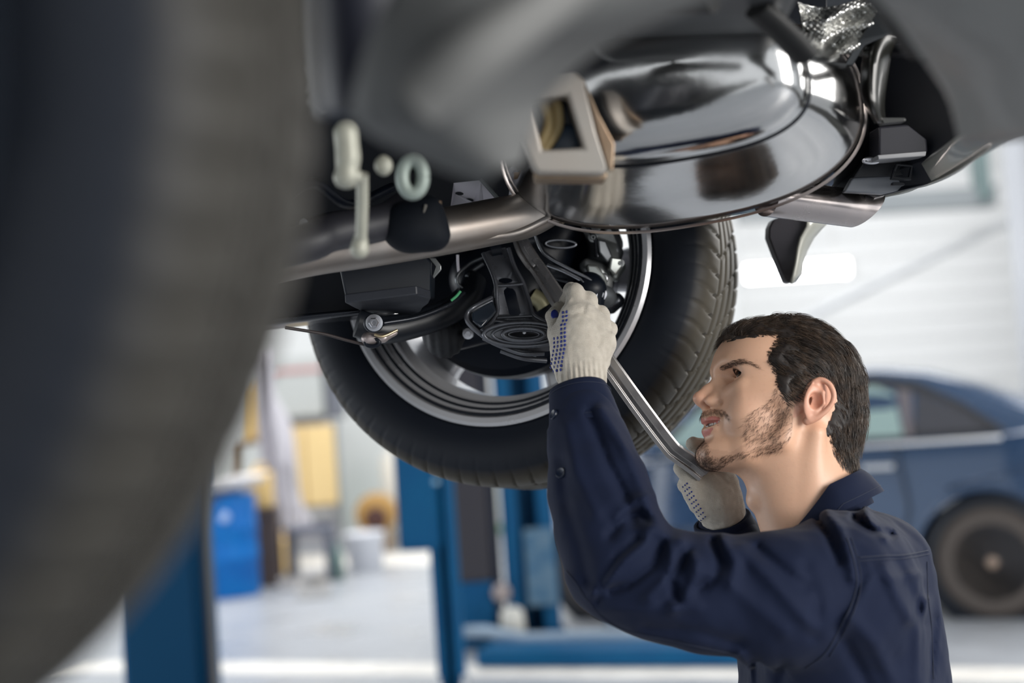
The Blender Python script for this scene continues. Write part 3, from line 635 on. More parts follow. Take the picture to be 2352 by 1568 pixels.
SG = -1 if a0 @ VU > 0 else 1
rows = []
for rr, k in ((.0255, 0), (.0255, .5), (.0258, 1.0), (.0236, 1.0), (.0236, .4)):
    rows.append([tp_a + (tp_b - tp_a) * k - t * (.024 * math.cos(q) * SG) * (k > .9) + rr * (math.cos(q) * a0 + math.sin(q) * c0) for q in [2 * math.pi * i / 48 for i in range(48)]])
b_.grid(rows, True).build('tailpipe', mat('brushed_pipe', (.42, .38, .37), .24, metal=1, aniso=.6, rnoise=(20, .18, .34)), car, autos=40)

# ---- rear bumper: corner tip, inner black parts and painted skin
m_skin = mat('bumper_paint', (.33, .33, .29), .35, metal=.2, coat=.5)
m_skin2 = mat('underbody_grey', (.105, .107, .105), .6, noise=(5, (.08, .082, .082), .3))
plate('bumper_corner', [(1766, 545, 2.10), (1767, 522, 2.10), (1775, 505, 2.10), (1800, 495, 2.1), (1880, 500, 2.08), (1862, 525, 2.08), (1843, 560, 2.08), (1836, 595, 2.08), (1828, 640, 2.08), (1818, 650, 2.09), (1808, 648, 2.10), (1797, 625, 2.10), (1783, 590, 2.10)], .035, mat('corner_dark', (.05, .047, .055), .5), bevel=.004)
rows = []
for l, r in [((1855, 500), (1905, 505)), ((1852, 520), (1888, 522)), ((1838, 545), (1868, 545)), ((1832, 570), (1852, 575)), ((1828, 600), (1842, 605)), ((1822, 630), (1840, 628)), ((1816, 650), (1826, 645))]:
    rows.append([P(l[0], l[1], 2.075), P((l[0] + r[0]) / 2, (l[1] + r[1]) / 2, 2.085), P(r[0], r[1], 2.12), P(r[0] - 2, r[1], 2.17)])
MB().grid(rows).build('corner_skin', m_skin, car, solid=.004)
def loft(name, rows, m_, parent=car, solid=.004, n=6, autos=60):
    rr = [crv(r, n) for r in rows]; cols = list(zip(*rr)); cols = [crv(list(c), n) for c in cols]; rows2 = list(zip(*cols))
    return MB().grid([[P(*q) for q in r] for r in rows2]).build(name, m_, parent, solid=solid, autos=autos)
# far part of the skin, sweeping down and away
loft('bumper_skin', [[(2420, 220, 1.25), (2440, 262, 1.3), (2400, 300, 1.40)], [(2320, 235, 1.40), (2335, 290, 1.45), (2300, 330, 1.55)], [(2215, 300, 1.62), (2235, 355, 1.66), (2190, 400, 1.74)], [(2140, 355, 1.78), (2155, 405, 1.80), (2110, 432, 1.86)], [(2090, 400, 1.86), (2085, 432, 1.88), (2050, 448, 1.92)], [(2040, 430, 1.92), (2035, 445, 1.93), (2020, 455, 1.95)]], m_skin)
# near part: big soft grey skin at top right
loft('near_bumper_skin', [[(1960, -60, .98), (2040, 20, 1.0), (2115, 120, 1.05), (2180, 220, 1.10), (2208, 330, 1.15)], [(2060, -120, .92), (2130, -20, .94), (2200, 90, .98), (2250, 200, 1.03), (2290, 325, 1.08)], [(2200, -220, .88), (2270, -90, .9), (2330, 40, .92), (2370, 170, .96), (2400, 310, 1.0)], [(2420, -300, .84), (2450, -160, .86), (2480, -20, .88), (2500, 140, .92), (2520, 290, .95)]],
     mat('near_skin', (.17, .17, .165), .45, coat=.2))
loft('bumper_lower_lip', [[(2200, 238, 1.12), (2212, 325, 1.15)], [(2290, 205, 1.04), (2300, 322, 1.08)], [(2420, 190, .96), (2430, 305, 1.0)], [(2560, 175, .92), (2560, 290, .95)]], mat('lip_taupe', (.26, .245, .235), .5), solid=.006)
m_bp = mat('black_moulding', (.009, .010, .014), .40, spec=.3)
plate('bumper_liner', [(1890, 60, 1.95), (2130, 60, 1.80), (2200, 180, 1.78), (2215, 300, 1.76), (2170, 352, 1.78), (2140, 420, 1.82), (2020, 450, 1.88), (1930, 440, 1.95), (1940, 300, 1.97)], .03, mat('liner_black', (.003, .005, .011), .6))
rod('crash_bar', [(2030, 118, 1.74), (2100, 116, 1.70), (2180, 112, 1.66)], .014, m_bp, flat=.6)
loft('bumper_bracket', [[(1995, 78, 1.72), (2025, 70, 1.70), (2062, 85, 1.70)], [(1985, 130, 1.72), (2010, 128, 1.69), (2045, 120, 1.71)], [(1980, 190, 1.73), (2005, 192, 1.69), (2035, 180, 1.72)], [(1988, 235, 1.73), (2008, 240, 1.69), (2028, 235, 1.72)], [(2012, 282, 1.74), (2022, 280, 1.71), (2030, 276, 1.74)]], mat('olive_black', (.012, .012, .010), .30, coat=.2), solid=.005)
plate('bracket_toe', ppr([(2022, 270), (2080, 270), (2082, 278), (2028, 284)], 1.71), .02, mat('olive_black', (0, 0, 0)))
plate('sensor_box', ppr([(2018, 290), (2085, 285), (2130, 320), (2132, 350), (2018, 360)], 1.80), .05, mat('box_charcoal', (.018, .018, .024), .45, spec=.3), bevel=.003)
plate('box_lip', ppr([(2016, 356), (2128, 347), (2126, 358), (2018, 366)], 1.795), .05, mat('pale_lip', (.30, .30, .31), .4), bevel=.001)
o = plate('lower_shelf', ppr([(1940, 440), (1960, 405), (2040, 395), (2130, 400), (2100, 430), (2030, 445)], 1.86), .02, mat('shelf_grey', (.16, .17, .19), .4), bevel=.002)
plate('lower_shelf_face', ppr([(1960, 408), (1985, 370), (2130, 358), (2128, 400)], 1.85), .02, m_bp)
def ring(name, cx, cy, d, rx, ry, t, m_, parent=car, rot=0):
    o_ = oval(cx, cy, d, rx, ry, 28, rot); return MB().tube(PP(o_ + o_[:2]), t, 8, caps=False).build(name, m_, parent)
ring('washer', 2001, 369, 1.83, 18, 5, .0022, m_bolt); ring('washer', 2001, 369, 1.83, 9, 2.5, .0018, m_bolt)
cl = plate('clip_frame', ppr([(2058, 374), (2100, 378), (2094, 414), (2046, 412)], 1.83), .008, m_bp, holes=[ppr([(2064, 380), (2093, 383), (2088, 406), (2054, 405)], 1.83)])
plate('clip_tab', ppr([(2050, 418), (2080, 418), (2078, 426), (2048, 426)], 1.83), .008, m_bp, cl)
# woven heat shield
rows = []
for i in range(60):
    s = i / 59; row = []
    for j in range(60):
        t_ = j / 59; x = 1832 + 30 * s + (190 - 60 * s) * t_; y = 5 + 148 * s - 30 * t_ * s + 12 * math.sin(5 * t_ + 2 * s)
        row.append(P(x, y, 1.72 + .012 * math.sin(9 * t_ + 5 * s) + .010 * math.sin(17 * s + 3 * t_) + .0028 * math.sin(70 * t_) * math.sin(60 * s)))
    rows.append(row)
MB().grid(rows).build('heat_shield', mat('foil', (.62, .62, .60), .3, metal=.9, bump=[('noise', 60, .5, .003)]), car, solid=.002)
rod('floor_brace', [(1985, -40, 1.22), (2040, 30, 1.22), (2105, 118, 1.25)], .014, mat('brace_grey', (0, 0, 0)), flat=.6)
# trim around it
plate('shield_strap', [(2020, 20, 1.70), (2060, 30, 1.68), (2050, 75, 1.68), (1985, 105, 1.70), (1960, 150, 1.71), (1940, 150, 1.71), (1975, 90, 1.70)], .01, mat('strap_grey', (.05, .055, .06), .4))
rod('harness', [(1880, 165, 1.78), (1920, 170, 1.78), (1960, 175, 1.77)], .012, m_bp)

# ---- underbody sheets
def slab(name, u0, u1, v0, v1, w0, w1, m_, bevel=.01):
    c = CW + R_ax * (u0 + u1) / 2 + A_ * (v0 + v1) / 2 + Z_ * (w0 + w1) / 2
    return MB().box(c, (abs(u1 - u0), abs(v1 - v0), abs(w1 - w0)), (R_ax, A_, Z_)).build(name, m_, car, smooth=False, bevel=bevel)
slab('floor_pan', -3.2, .75, -1.62, .20, .36, .40, m_blk)
slab('body_shell', -3.3, .85, -1.70, .26, .42, 1.05, mat('body_dark_paint', (.05, .06, .07), .3, coat=1), bevel=.12)
plate('wheel_well', [(420, -320, 2.1), (1900, -320, 2.05), (1900, 300, 2.05), (1700, 400, 2.08), (1400, 440, 2.09), (1325, 470, 2.1), (1180, 545, 2.1), (1000, 590, 2.1), (700, 620, 2.1), (420, 680, 2.1)], .03, m_blk)
pe = loft('rear_underfloor', [[(1180, -160, 1.30), (1500, -170, 1.25), (1900, -180, 1.2)], [(1260, -40, 1.42), (1500, -40, 1.38), (1850, -50, 1.3)], [(1330, 60, 1.52), (1500, 62, 1.50), (1800, 50, 1.45)], [(1380, 120, 1.66), (1500, 118, 1.66), (1790, 100, 1.62)]], mat('underfloor_grey', (.060, .062, .065), .42, bump=[('noise', 8, .3, .01)]), solid=.006)
rod('floor_brace', [(1740, 20, 1.38), (1800, 75, 1.40), (1850, 130, 1.42)], .016, mat('brace_grey', (.14, .14, .135), .5), flat=.6)
rod('floor_brace', [(1330, 20, 1.36), (1500, 10, 1.34), (1640, 0, 1.3)], .012, mat('brace_grey', (.14, .14, .135), .5))
# ---- near-side suspension arm, far out of focus
rows = [[(1000, -120, .80), (1150, -140, .80), (1480, -160, .80), (1900, -190, .80)],
        [(900, 0, .80), (1120, 0, .78), (1350, 0, .80), (1660, -40, .84)],
        [(840, 150, .82), (1030, 130, .79), (1200, 110, .82), (1400, 80, .86)],
        [(830, 260, .84), (990, 250, .81), (1130, 235, .84), (1250, 200, .88)],
        [(930, 320, .86), (1030, 320, .84), (1130, 320, .85), (1205, 300, .88)],
        [(1080, 375, .87), (1115, 380, .86), (1150, 385, .86), (1178, 375, .88)]]
loft('near_suspension_arm', rows, m_skin2, solid=.012, n=5)
rod('arm_ridge', [(960, 230, .775), (1080, 130, .765), (1200, 40, .77), (1330, -60, .78)], .016, mat('ridge_grey', (.15, .15, .145), .6), n=16)
rod('arm_edge', [(815, 235, .845), (900, 295, .855), (1020, 350, .865), (1130, 388, .87)], .010, m_skin2, n=14)
rod('spring_damper', [(770, -200, .95), (775, 60, .97), (790, 250, 1.0)], .020, mat('damper_navy', (.035, .045, .07), .4), n=24)
rod('damper_sleeve', [(830, -200, .92), (840, 120, .93), (850, 240, .94)], .03, mat('sleeve_navy', (.015, .017, .03), .5), n=24)

# ---- middle zone, softly out of focus
m_pale = mat('pale_cast', (.42, .42, .35), .5, metal=.2, noise=(30, (.33, .33, .28), .2))
m_green = mat('greenish_cast', (.28, .33, .30), .5, metal=.2)
blob('drop_link', lambda p: smin(s_cone(p, P(795, 305, 1.42), P(800, 360, 1.42), .013, .0125), s_cone(p, P(800, 360, 1.42), P(797, 405, 1.42), .0105, .013), .006), P(798, 355, 1.42), .06, m_pale)
blob('link_foot', lambda p: s_cone(p, P(792, 407, 1.42), P(815, 405, 1.42), .012, .009), P(800, 407, 1.42), .04, m_pale)
rod('stabiliser_rod', [(832, 400, 1.44), (832, 480, 1.46), (829, 560, 1.48)], .0063, m_pale)
blob('rod_end', lambda p: s_cone(p, P(828, 548, 1.48), P(826, 572, 1.48), .008, .0105), P(828, 560, 1.48), .03, m_pale)
blob('pale_bolt_head', lambda p: s_ell(p, P(881, 380, 1.45), (.010, .008, .011)), P(881, 380, 1.45), .03, m_pale)
MB().tube(PP([(948 + 24 * math.cos(t), 406 + 38 * math.sin(t), 1.5) for t in np.linspace(0, 2 * math.pi, 28)]), .0075, 10, caps=False).build('bushing_eye', m_green, car)
blob('bushing_core', lambda p: s_ell(p, P(948, 406, 1.51), (.010, .006, .014)), P(948, 406, 1.51), .03, m_blk)
for nm, pts, r in (('upper_link', [(722, 150, 1.3), (730, 190, 1.3), (724, 215, 1.3)], .007), ('link_joint', [(726, 220, 1.3), (742, 238, 1.3), (756, 252, 1.3)], .009)): rod(nm, pts, r, mat('link_grey', (.30, .31, .30), .5, metal=.3))
blob('rubber_hanger', lambda p: smin(s_ell(p, P(945, 520, 1.68), (.036, .03, .032)), s_cone(p, P(985, 480, 1.68), P(1000, 540, 1.68), .016, .018), .015), P(955, 515, 1.68), .08, mat('hanger_rubber', (.004, .006, .010), .7, spec=.2))
rod('hanger_strap', [(1010, 462, 1.68), (1013, 510, 1.68), (1008, 555, 1.68)], .006, m_heat, flat=.4)
rod('hanger_strap', [(978, 470, 1.66), (972, 500, 1.66), (974, 530, 1.66)], .0045, mat('strap_dull', (.16, .15, .13), .5), flat=.4)
plate('perforated_plate', [(1042, 420, 1.98), (1105, 413, 1.98), (1147, 470, 1.96), (1090, 480, 1.96), (1040, 487, 1.96), (1034, 480, 1.96)], .006, m_zinc, holes=[oval(1055, 444, 1.98, 10, 4.5, 14, .1), oval(1078, 459, 1.98, 10, 4.5, 14, .1), oval(1101, 474, 1.965, 11, 4.5, 14, .05)], bevel=.0008)
rod('plate_rail', [(1105, 410, 1.96), (1135, 445, 1.96), (1160, 475, 1.96)], .0035, mat('rail_dark', (.10, .11, .11), .4, metal=.5))
rod('bright_stud', [(1180, 395, 2.0), (1178, 425, 2.0), (1174, 458, 2.0)], .0045, m_bolt)
plate('stud_flange', ppr([(1160, 402), (1176, 396), (1190, 402), (1180, 418), (1178, 430), (1172, 418)], 1.99), .004, m_bolt)
rod('subframe_tube', [(520, 600, 1.60), (700, 560, 1.62), (760, 535, 1.64), (880, 510, 1.68), (930, 480, 1.72)], .022, mat('subframe_grey', (.022, .022, .028), .5), n=24)
rod('brake_hose', [(640, 470, 1.6), (720, 420, 1.65), (800, 470, 1.7), (900, 430, 1.8)], .006, m_blk)
rod('dull_pipe', [(700, 520, 1.75), (800, 500, 1.8), (930, 520, 1.8), (1030, 500, 1.84)], .010, mat('subframe_grey', (0, 0, 0)))

# ---- black box under the subframe, panel and trailing arm
plate('side_panel', [(560, 560, 1.98), (800, 560, 1.98), (860, 560, 1.98), (900, 705, 2.0), (842, 713, 2.0), (700, 725, 1.98), (560, 742, 1.96)], .05, m_blk, bevel=.004)
MB().grid([PP([(560, 742, 1.955), (700, 726, 1.955), (842, 712, 1.975), (900, 704, 1.98)]), PP([(560, 760, 2.10), (700, 745, 2.10), (842, 728, 2.10), (900, 722, 2.1)])]).build('panel_floor', m_blkm, car, solid=.004)
bx = MB(); ft = PP([(775, 600, 1.90), (955, 570, 1.90), (992, 600, 1.93), (990, 685, 1.93), (960, 678, 1.90), (795, 697, 1.90)]); 
bx.prism(ft, VF * .09); bx.build('canister_box', mat('box_black', (.006, .009, .015), .42, spec=.3, bump=[('noise', 40, .1, .001)]), car, bevel=.004)
plate('box_underside', [(792, 696, 1.895), (958, 676, 1.895), (990, 686, 1.925), (984, 698, 1.94), (972, 706, 1.95), (966, 716, 1.97), (950, 722, 1.98), (835, 716, 1.98), (815, 708, 1.94)], .012, mat('box_under', (.028, .031, .039), .40, spec=.3, bump=[('noise', 60, .1, .001)]), away=Z_, bevel=.002)
plate('box_flap', ppr([(982, 590), (1000, 592), (1014, 610), (1014, 620), (996, 640), (992, 636), (1000, 612)], 1.94), .004, m_cast)
rod('trailing_arm', [(820, 742, 1.96), (880, 757, 1.97), (960, 742, 2.0), (1030, 715, 2.03), (1075, 680, 2.06), (1090, 640, 2.08)], .0165, mat('arm_black', (.008, .010, .014), .36, spec=.4), n=24, flat=1.2)
rod('arm_flange', [(880, 742, 1.95), (960, 728, 1.98), (1030, 700, 2.01), (1065, 672, 2.03)], .004, m_blkm)
rod('green_mark', [(1036, 690, 2.0), (1048, 680, 2.0), (1058, 668, 2.0)], .002, mat('green_paint_mark', (.10, .45, .20), .5))
bolt('arm_bolt', 859, 741, 1.90, .0115); ring('bolt_ring', 858, 742, 1.905, 19, 18, .0025, m_blkm)
blob('arm_clamp', lambda p: smin(s_cone(p, P(845, 778, 1.93), P(880, 776, 1.93), .0095, .006), s_cone(p, P(880, 776, 1.93), P(908, 764, 1.94), .006, .004), .004), P(870, 775, 1.93), .05, mat('clamp_steel', (.36, .31, .30), .35, metal=.7), h=.0025)
rod('clamp_edge', [(860, 768, 1.92), (880, 772, 1.92), (912, 758, 1.93)], .002, mat('brass', (.5, .40, .25), .35, metal=.8))
ring('clamp_eye', 855, 786, 1.925, 16, 9, .003, m_blk)
rod('sensor_cable', [(655, 752, 1.9), (740, 766, 1.92), (800, 782, 1.93), (850, 794, 1.93)], .0022, mat('cable_brown', (.03, .022, .022), .6))
blob('rubber_boot', lambda p: smin(s_ell(p, P(1020, 775, 2.06), (.03, .028, .03)), s_ell(p, P(1000, 750, 2.05), (.02, .02, .02)), .01) + .0015 * np.sin(p[:, 0] * 500), P(1012, 765, 2.06), .06, mat('boot_rubber', (.008, .009, .012), .6))
bolt('boot_bolt', 1075, 766, 2.04, .008); plate('boot_nut', ppr([(1062, 756), (1082, 754), (1088, 774), (1066, 778)], 2.05), .01, m_cast)

# ---- stamped spring arm in the middle of the wheel
m_st = mat('stamped_steel', (.10, .105, .12), .30, metal=.55, coat=.3, rnoise=(25, .24, .40), bump=[('noise', 12, .15, .003)])
arm = plate('spring_arm', [(1108, 582, 2.03), (1120, 576, 2.03), (1160, 568, 2.03), (1168, 572, 2.03), (1180, 610, 2.02), (1200, 648, 2.01), (1213, 690, 2.0), (1222, 722, 1.99), (1258, 744, 1.98), (1292, 758, 1.98), (1288, 790, 1.97), (1262, 806, 1.97), (1228, 812, 1.96), (1180, 802, 1.96), (1128, 786, 1.96), (1098, 762, 1.96), (1076, 742, 1.965), (1071, 722, 1.97), (1076, 712, 1.97), (1128, 680, 1.99), (1136, 655, 2.0), (1128, 625, 2.01)],
            .010, m_st, holes=[oval(1161, 644, 2.01, 16, 6, 18), [(1156, 668, 2.0), (1164, 660, 2.0), (1178, 662, 2.0), (1184, 670, 2.0), (1196, 718, 1.99), (1190, 726, 1.99), (1180, 727, 1.99), (1170, 722, 1.99)]], bevel=.0022)
rod('flange_edge', [(1110, 582, 2.022), (1130, 625, 2.0), (1139, 655, 1.99), (1141, 690, 1.985), (1142, 718, 1.98), (1128, 740, 1.97), (1106, 760, 1.95)], .0030, m_st, arm)
rod('flange_edge', [(1168, 570, 2.022), (1182, 612, 2.012), (1202, 650, 2.0), (1216, 692, 1.99), (1226, 722, 1.98), (1260, 742, 1.97), (1290, 754, 1.97)], .0030, m_st, arm)
rod('flange_edge', [(1128, 684, 1.985), (1090, 704, 1.965), (1074, 718, 1.962), (1074, 738, 1.957), (1100, 764, 1.952), (1140, 790, 1.95), (1190, 806, 1.952), (1232, 814, 1.955)], .0034, m_st, arm)
rod('fold_line', [(1138, 656, 1.998), (1170, 655, 1.998), (1202, 652, 1.998)], .002, m_st, arm)
rod('fold_line', [(1142, 730, 1.975), (1180, 728, 1.975), (1222, 726, 1.978)], .0022, m_st, arm)
plate('side_pocket', [(1082, 718, 1.958), (1132, 690, 1.975), (1141, 716, 1.97), (1120, 740, 1.955), (1105, 755, 1.95), (1084, 738, 1.952)], .008, mat('pocket_blue_black', (.018, .025, .036), .16, coat=.8), arm, bevel=.003)
for rx, ry, th, dd in ((92, 27, .0032, 1.945), (72, 20, .0022, 1.943), (48, 14, .0032, 1.938), (36, 9, .002, 1.942)):
    ring('seat_ring', 1203, 768, dd, rx, ry, th, m_st, arm)
plate('seat_dish', oval(1203, 768, 1.950, 90, 26, 40), .008, m_st, arm, holes=[oval(1203, 766, 1.950, 34, 9, 24)], bevel=.002)
plate('seat_well', oval(1203, 768, 1.975, 50, 14, 24), .006, m_blk, arm)
bolt('seat_stud', 1204, 763, 1.962, .0025, parent=arm)
for cx, cy, rx in ((1143, 742, 10), (1248, 745, 9)): plate('drain_slot', oval(cx, cy, 1.951, rx, 3.2, 14), .002, m_blk, arm, bevel=0)
plate('drain_slot', oval(1192, 741, 1.951, 28, 3, 18), .002, m_blk, arm, bevel=0)
rod('lower_lip', [(1110, 776, 1.955), (1150, 795, 1.95), (1200, 812, 1.95), (1250, 812, 1.955)], .003, m_st, arm)
rod('inner_rim', [(1150, 805, 1.97), (1200, 822, 1.97), (1255, 828, 1.98)], .0035, m_st, arm)
rod('ball_cap', [(1128, 575, 2.04), (1140, 572, 2.04), (1152, 570, 2.04)], .016, m_blk)
rod('grey_strap', [(1112, 590, 2.06), (1080, 605, 2.06), (1052, 630, 2.05), (1050, 650, 2.05), (1064, 664, 2.05)], .0055, mat('strap_steel', (.16, .17, .18), .35, metal=.7), flat=.5)
rod('grey_strap', [(1110, 605, 2.07), (1085, 622, 2.07), (1072, 635, 2.06)], .003, mat('strap_steel', (0, 0, 0)))
rod('thin_rod', [(1051, 585, 2.05), (1052, 610, 2.05), (1054, 628, 2.05)], .002, m_zinc)
# upper link; highlights on its pressed edges put in as bright metal
ul = plate('upper_arm', [(1205, 545, 2.06), (1235, 525, 2.06), (1250, 575, 2.05), (1300, 612, 2.04), (1350, 635, 2.03), (1370, 655, 2.03), (1366, 690, 2.03), (1340, 680, 2.03), (1300, 650, 2.04), (1262, 640, 2.05), (1230, 600, 2.06)], .02, m_blkm, bevel=.003)
rod('pressed_edge', [(1225, 528, 2.05), (1242, 572, 2.04), (1262, 592, 2.035), (1310, 618, 2.025), (1352, 640, 2.02), (1370, 660, 2.02), (1368, 690, 2.02)], .0022, mat('bright_edge', (.40, .41, .44), .25, metal=.9), ul)
rod('pressed_edge', [(1258, 608, 2.04), (1295, 622, 2.03), (1330, 640, 2.025), (1342, 650, 2.02)], .003, mat('bright_edge', (0, 0, 0)), ul)
sl = oval(1288, 560, 2.08, 35, 9, 28, .03); MB().tube(PP(sl + sl[:2]), .0018, 8, caps=False).build('slot_rim', mat('bright_edge', (0, 0, 0)), car)
blob('link_bushing', lambda p: s_cone(p, P(1352, 665, 2.04), P(1352, 700, 2.04), .026, .022), P(1352, 680, 2.04), .06, m_blk)
rod('tan_reflection', [(1222, 678, 2.08), (1240, 690, 2.08), (1250, 705, 2.08)], .012, mat('tan_reflection_tone', (.30, .28, .17), .4, metal=.3))  # gold-tan reflection put in as a short coloured rod
# ---- caliper at the right of the hub
ca = empty('brake_caliper', P(1385, 580, 2.12), car)
def cb(pts, rs, nm, m_=m_cast, h=.0035, k=.008):
    q = PP(pts); c = np.mean(q, 0); ex = np.abs(np.array(q) - c).max() + max(rs) + .01
    return blob(nm, lambda p: s_chain(p, q, rs, k) + .0012 * vnoise(p * 130, 3), c, ex, m_, ca, h)
cb([(1345, 465, 2.10), (1352, 500, 2.10), (1362, 530, 2.10)], [.012, .013, .014], 'caliper_ear')
cb([(1362, 520, 2.12), (1385, 545, 2.12), (1392, 580, 2.12), (1375, 600, 2.12)], [.018, .022, .024, .018], 'caliper_body', m_=mat('caliper_dark', (.13, .14, .15), .35, metal=.6))
cb([(1405, 520, 2.14), (1412, 560, 2.14), (1408, 590, 2.14)], [.010, .011, .010], 'pad_carrier', m_=mat('caliper_dark', (0, 0, 0)))
cb([(1350, 610, 2.10), (1375, 625, 2.10), (1388, 650, 2.10), (1386, 680, 2.09)], [.012, .014, .011, .010], 'caliper_arm')
cb([(1405, 600, 2.12), (1418, 612, 2.12), (1412, 635, 2.12)], [.008, .011, .008], 'piston_housing', m_=mat('cast_bright', (.42, .44, .42), .35, metal=.8))
cb([(1378, 676, 2.06), (1392, 682, 2.07)], [.016, .016], 'pin_boss', m_=mat('caliper_dark', (0, 0, 0)))
cb([(1400, 700, 2.1), (1416, 690, 2.1)], [.014, .012], 'lower_boss', m_=m_blkm)
plate('carrier', [(1360, 498, 2.085), (1382, 505, 2.085), (1402, 522, 2.09), (1418, 560, 2.10), (1422, 600, 2.10), (1404, 592, 2.09), (1388, 562, 2.08), (1364, 540, 2.08)], .022, m_cast, ca, holes=[oval(1384, 530, 2.085, 8, 6, 12)], bevel=.003)
plate('torque_block', [(1402, 590, 2.075), (1430, 594, 2.08), (1430, 612, 2.08), (1414, 634, 2.08), (1398, 618, 2.075)], .018, mat('cast_bright', (.42, .44, .42), .35, metal=.8), ca, bevel=.003)
plate('arm_web', [(1346, 606, 2.07), (1372, 608, 2.07), (1396, 640, 2.07), (1392, 690, 2.06), (1376, 690, 2.06), (1374, 655, 2.06), (1350, 634, 2.07)], .016, mat('cast_bright', (0, 0, 0)), ca, bevel=.004)
plate('spring_clip', [(1334, 458, 2.075), (1352, 456, 2.075), (1366, 492, 2.075), (1362, 512, 2.075), (1348, 506, 2.075), (1344, 482, 2.075)], .006, mat('cast_bright', (0, 0, 0)), ca, bevel=.002)
plate('pad_plate', [(1372, 548, 2.07), (1392, 552, 2.075), (1408, 590, 2.08), (1396, 604, 2.075), (1376, 580, 2.07)], .012, mat('caliper_dark', (0, 0, 0)), ca, bevel=.003)
bolt('caliper_bolt', 1378, 675, 2.03, .010, parent=ca); bolt('caliper_bolt', 1362, 545, 2.08, .007, m_cast, ca); bolt('caliper_bolt', 1425, 604, 2.08, .006, m_cast, ca)
ring('line_union', 1384, 640, 2.08, 9, 9, .003, m_bolt, ca)
rod('brake_line', [(1335, 460, 2.09), (1356, 490, 2.08), (1350, 520, 2.08), (1368, 550, 2.08), (1372, 590, 2.08)], .0035, m_blkm, ca)
rod('bleed_line', [(1340, 455, 2.07), (1372, 490, 2.07), (1396, 505, 2.08)], .003, m_bolt, ca)
# ------------------------------------------------------------------ the mechanic
def _rot(ax, a):
    ax = ax / np.linalg.norm(ax); K = np.array([[0, -ax[2], ax[1]], [ax[2], 0, -ax[0]], [-ax[1], ax[0], 0]]); return np.eye(3) + math.sin(a) * K + (1 - math.cos(a)) * K @ K
VT = -VF
def head_frame():
    "face turned a little to the camera, tipped up and leaning"
    M = np.array([[-0.98362553, 0.11668221, 0.13735381], [0.16215537, 0.24037001, 0.95704122], [0.07865395, 0.96364284, -0.25535473]])
    B = np.stack([VR, VU, VT], 1); return B @ M
HM = head_frame(); HD = 1.8933; HO = P(1805.4, 939.0, HD)
def H2W(v): return HO + np.asarray(v) @ HM.T
def W2H(v): return (np.asarray(v) - HO) @ HM
EYE = np.array([.0670, .0310, .0270]); ER = .0122
def yabs(p): q = p.copy(); q[:, 1] = np.abs(q[:, 1]); return q
def sc(p, a, b, r1, r2): return s_cone(p, a, b, r1, r2)
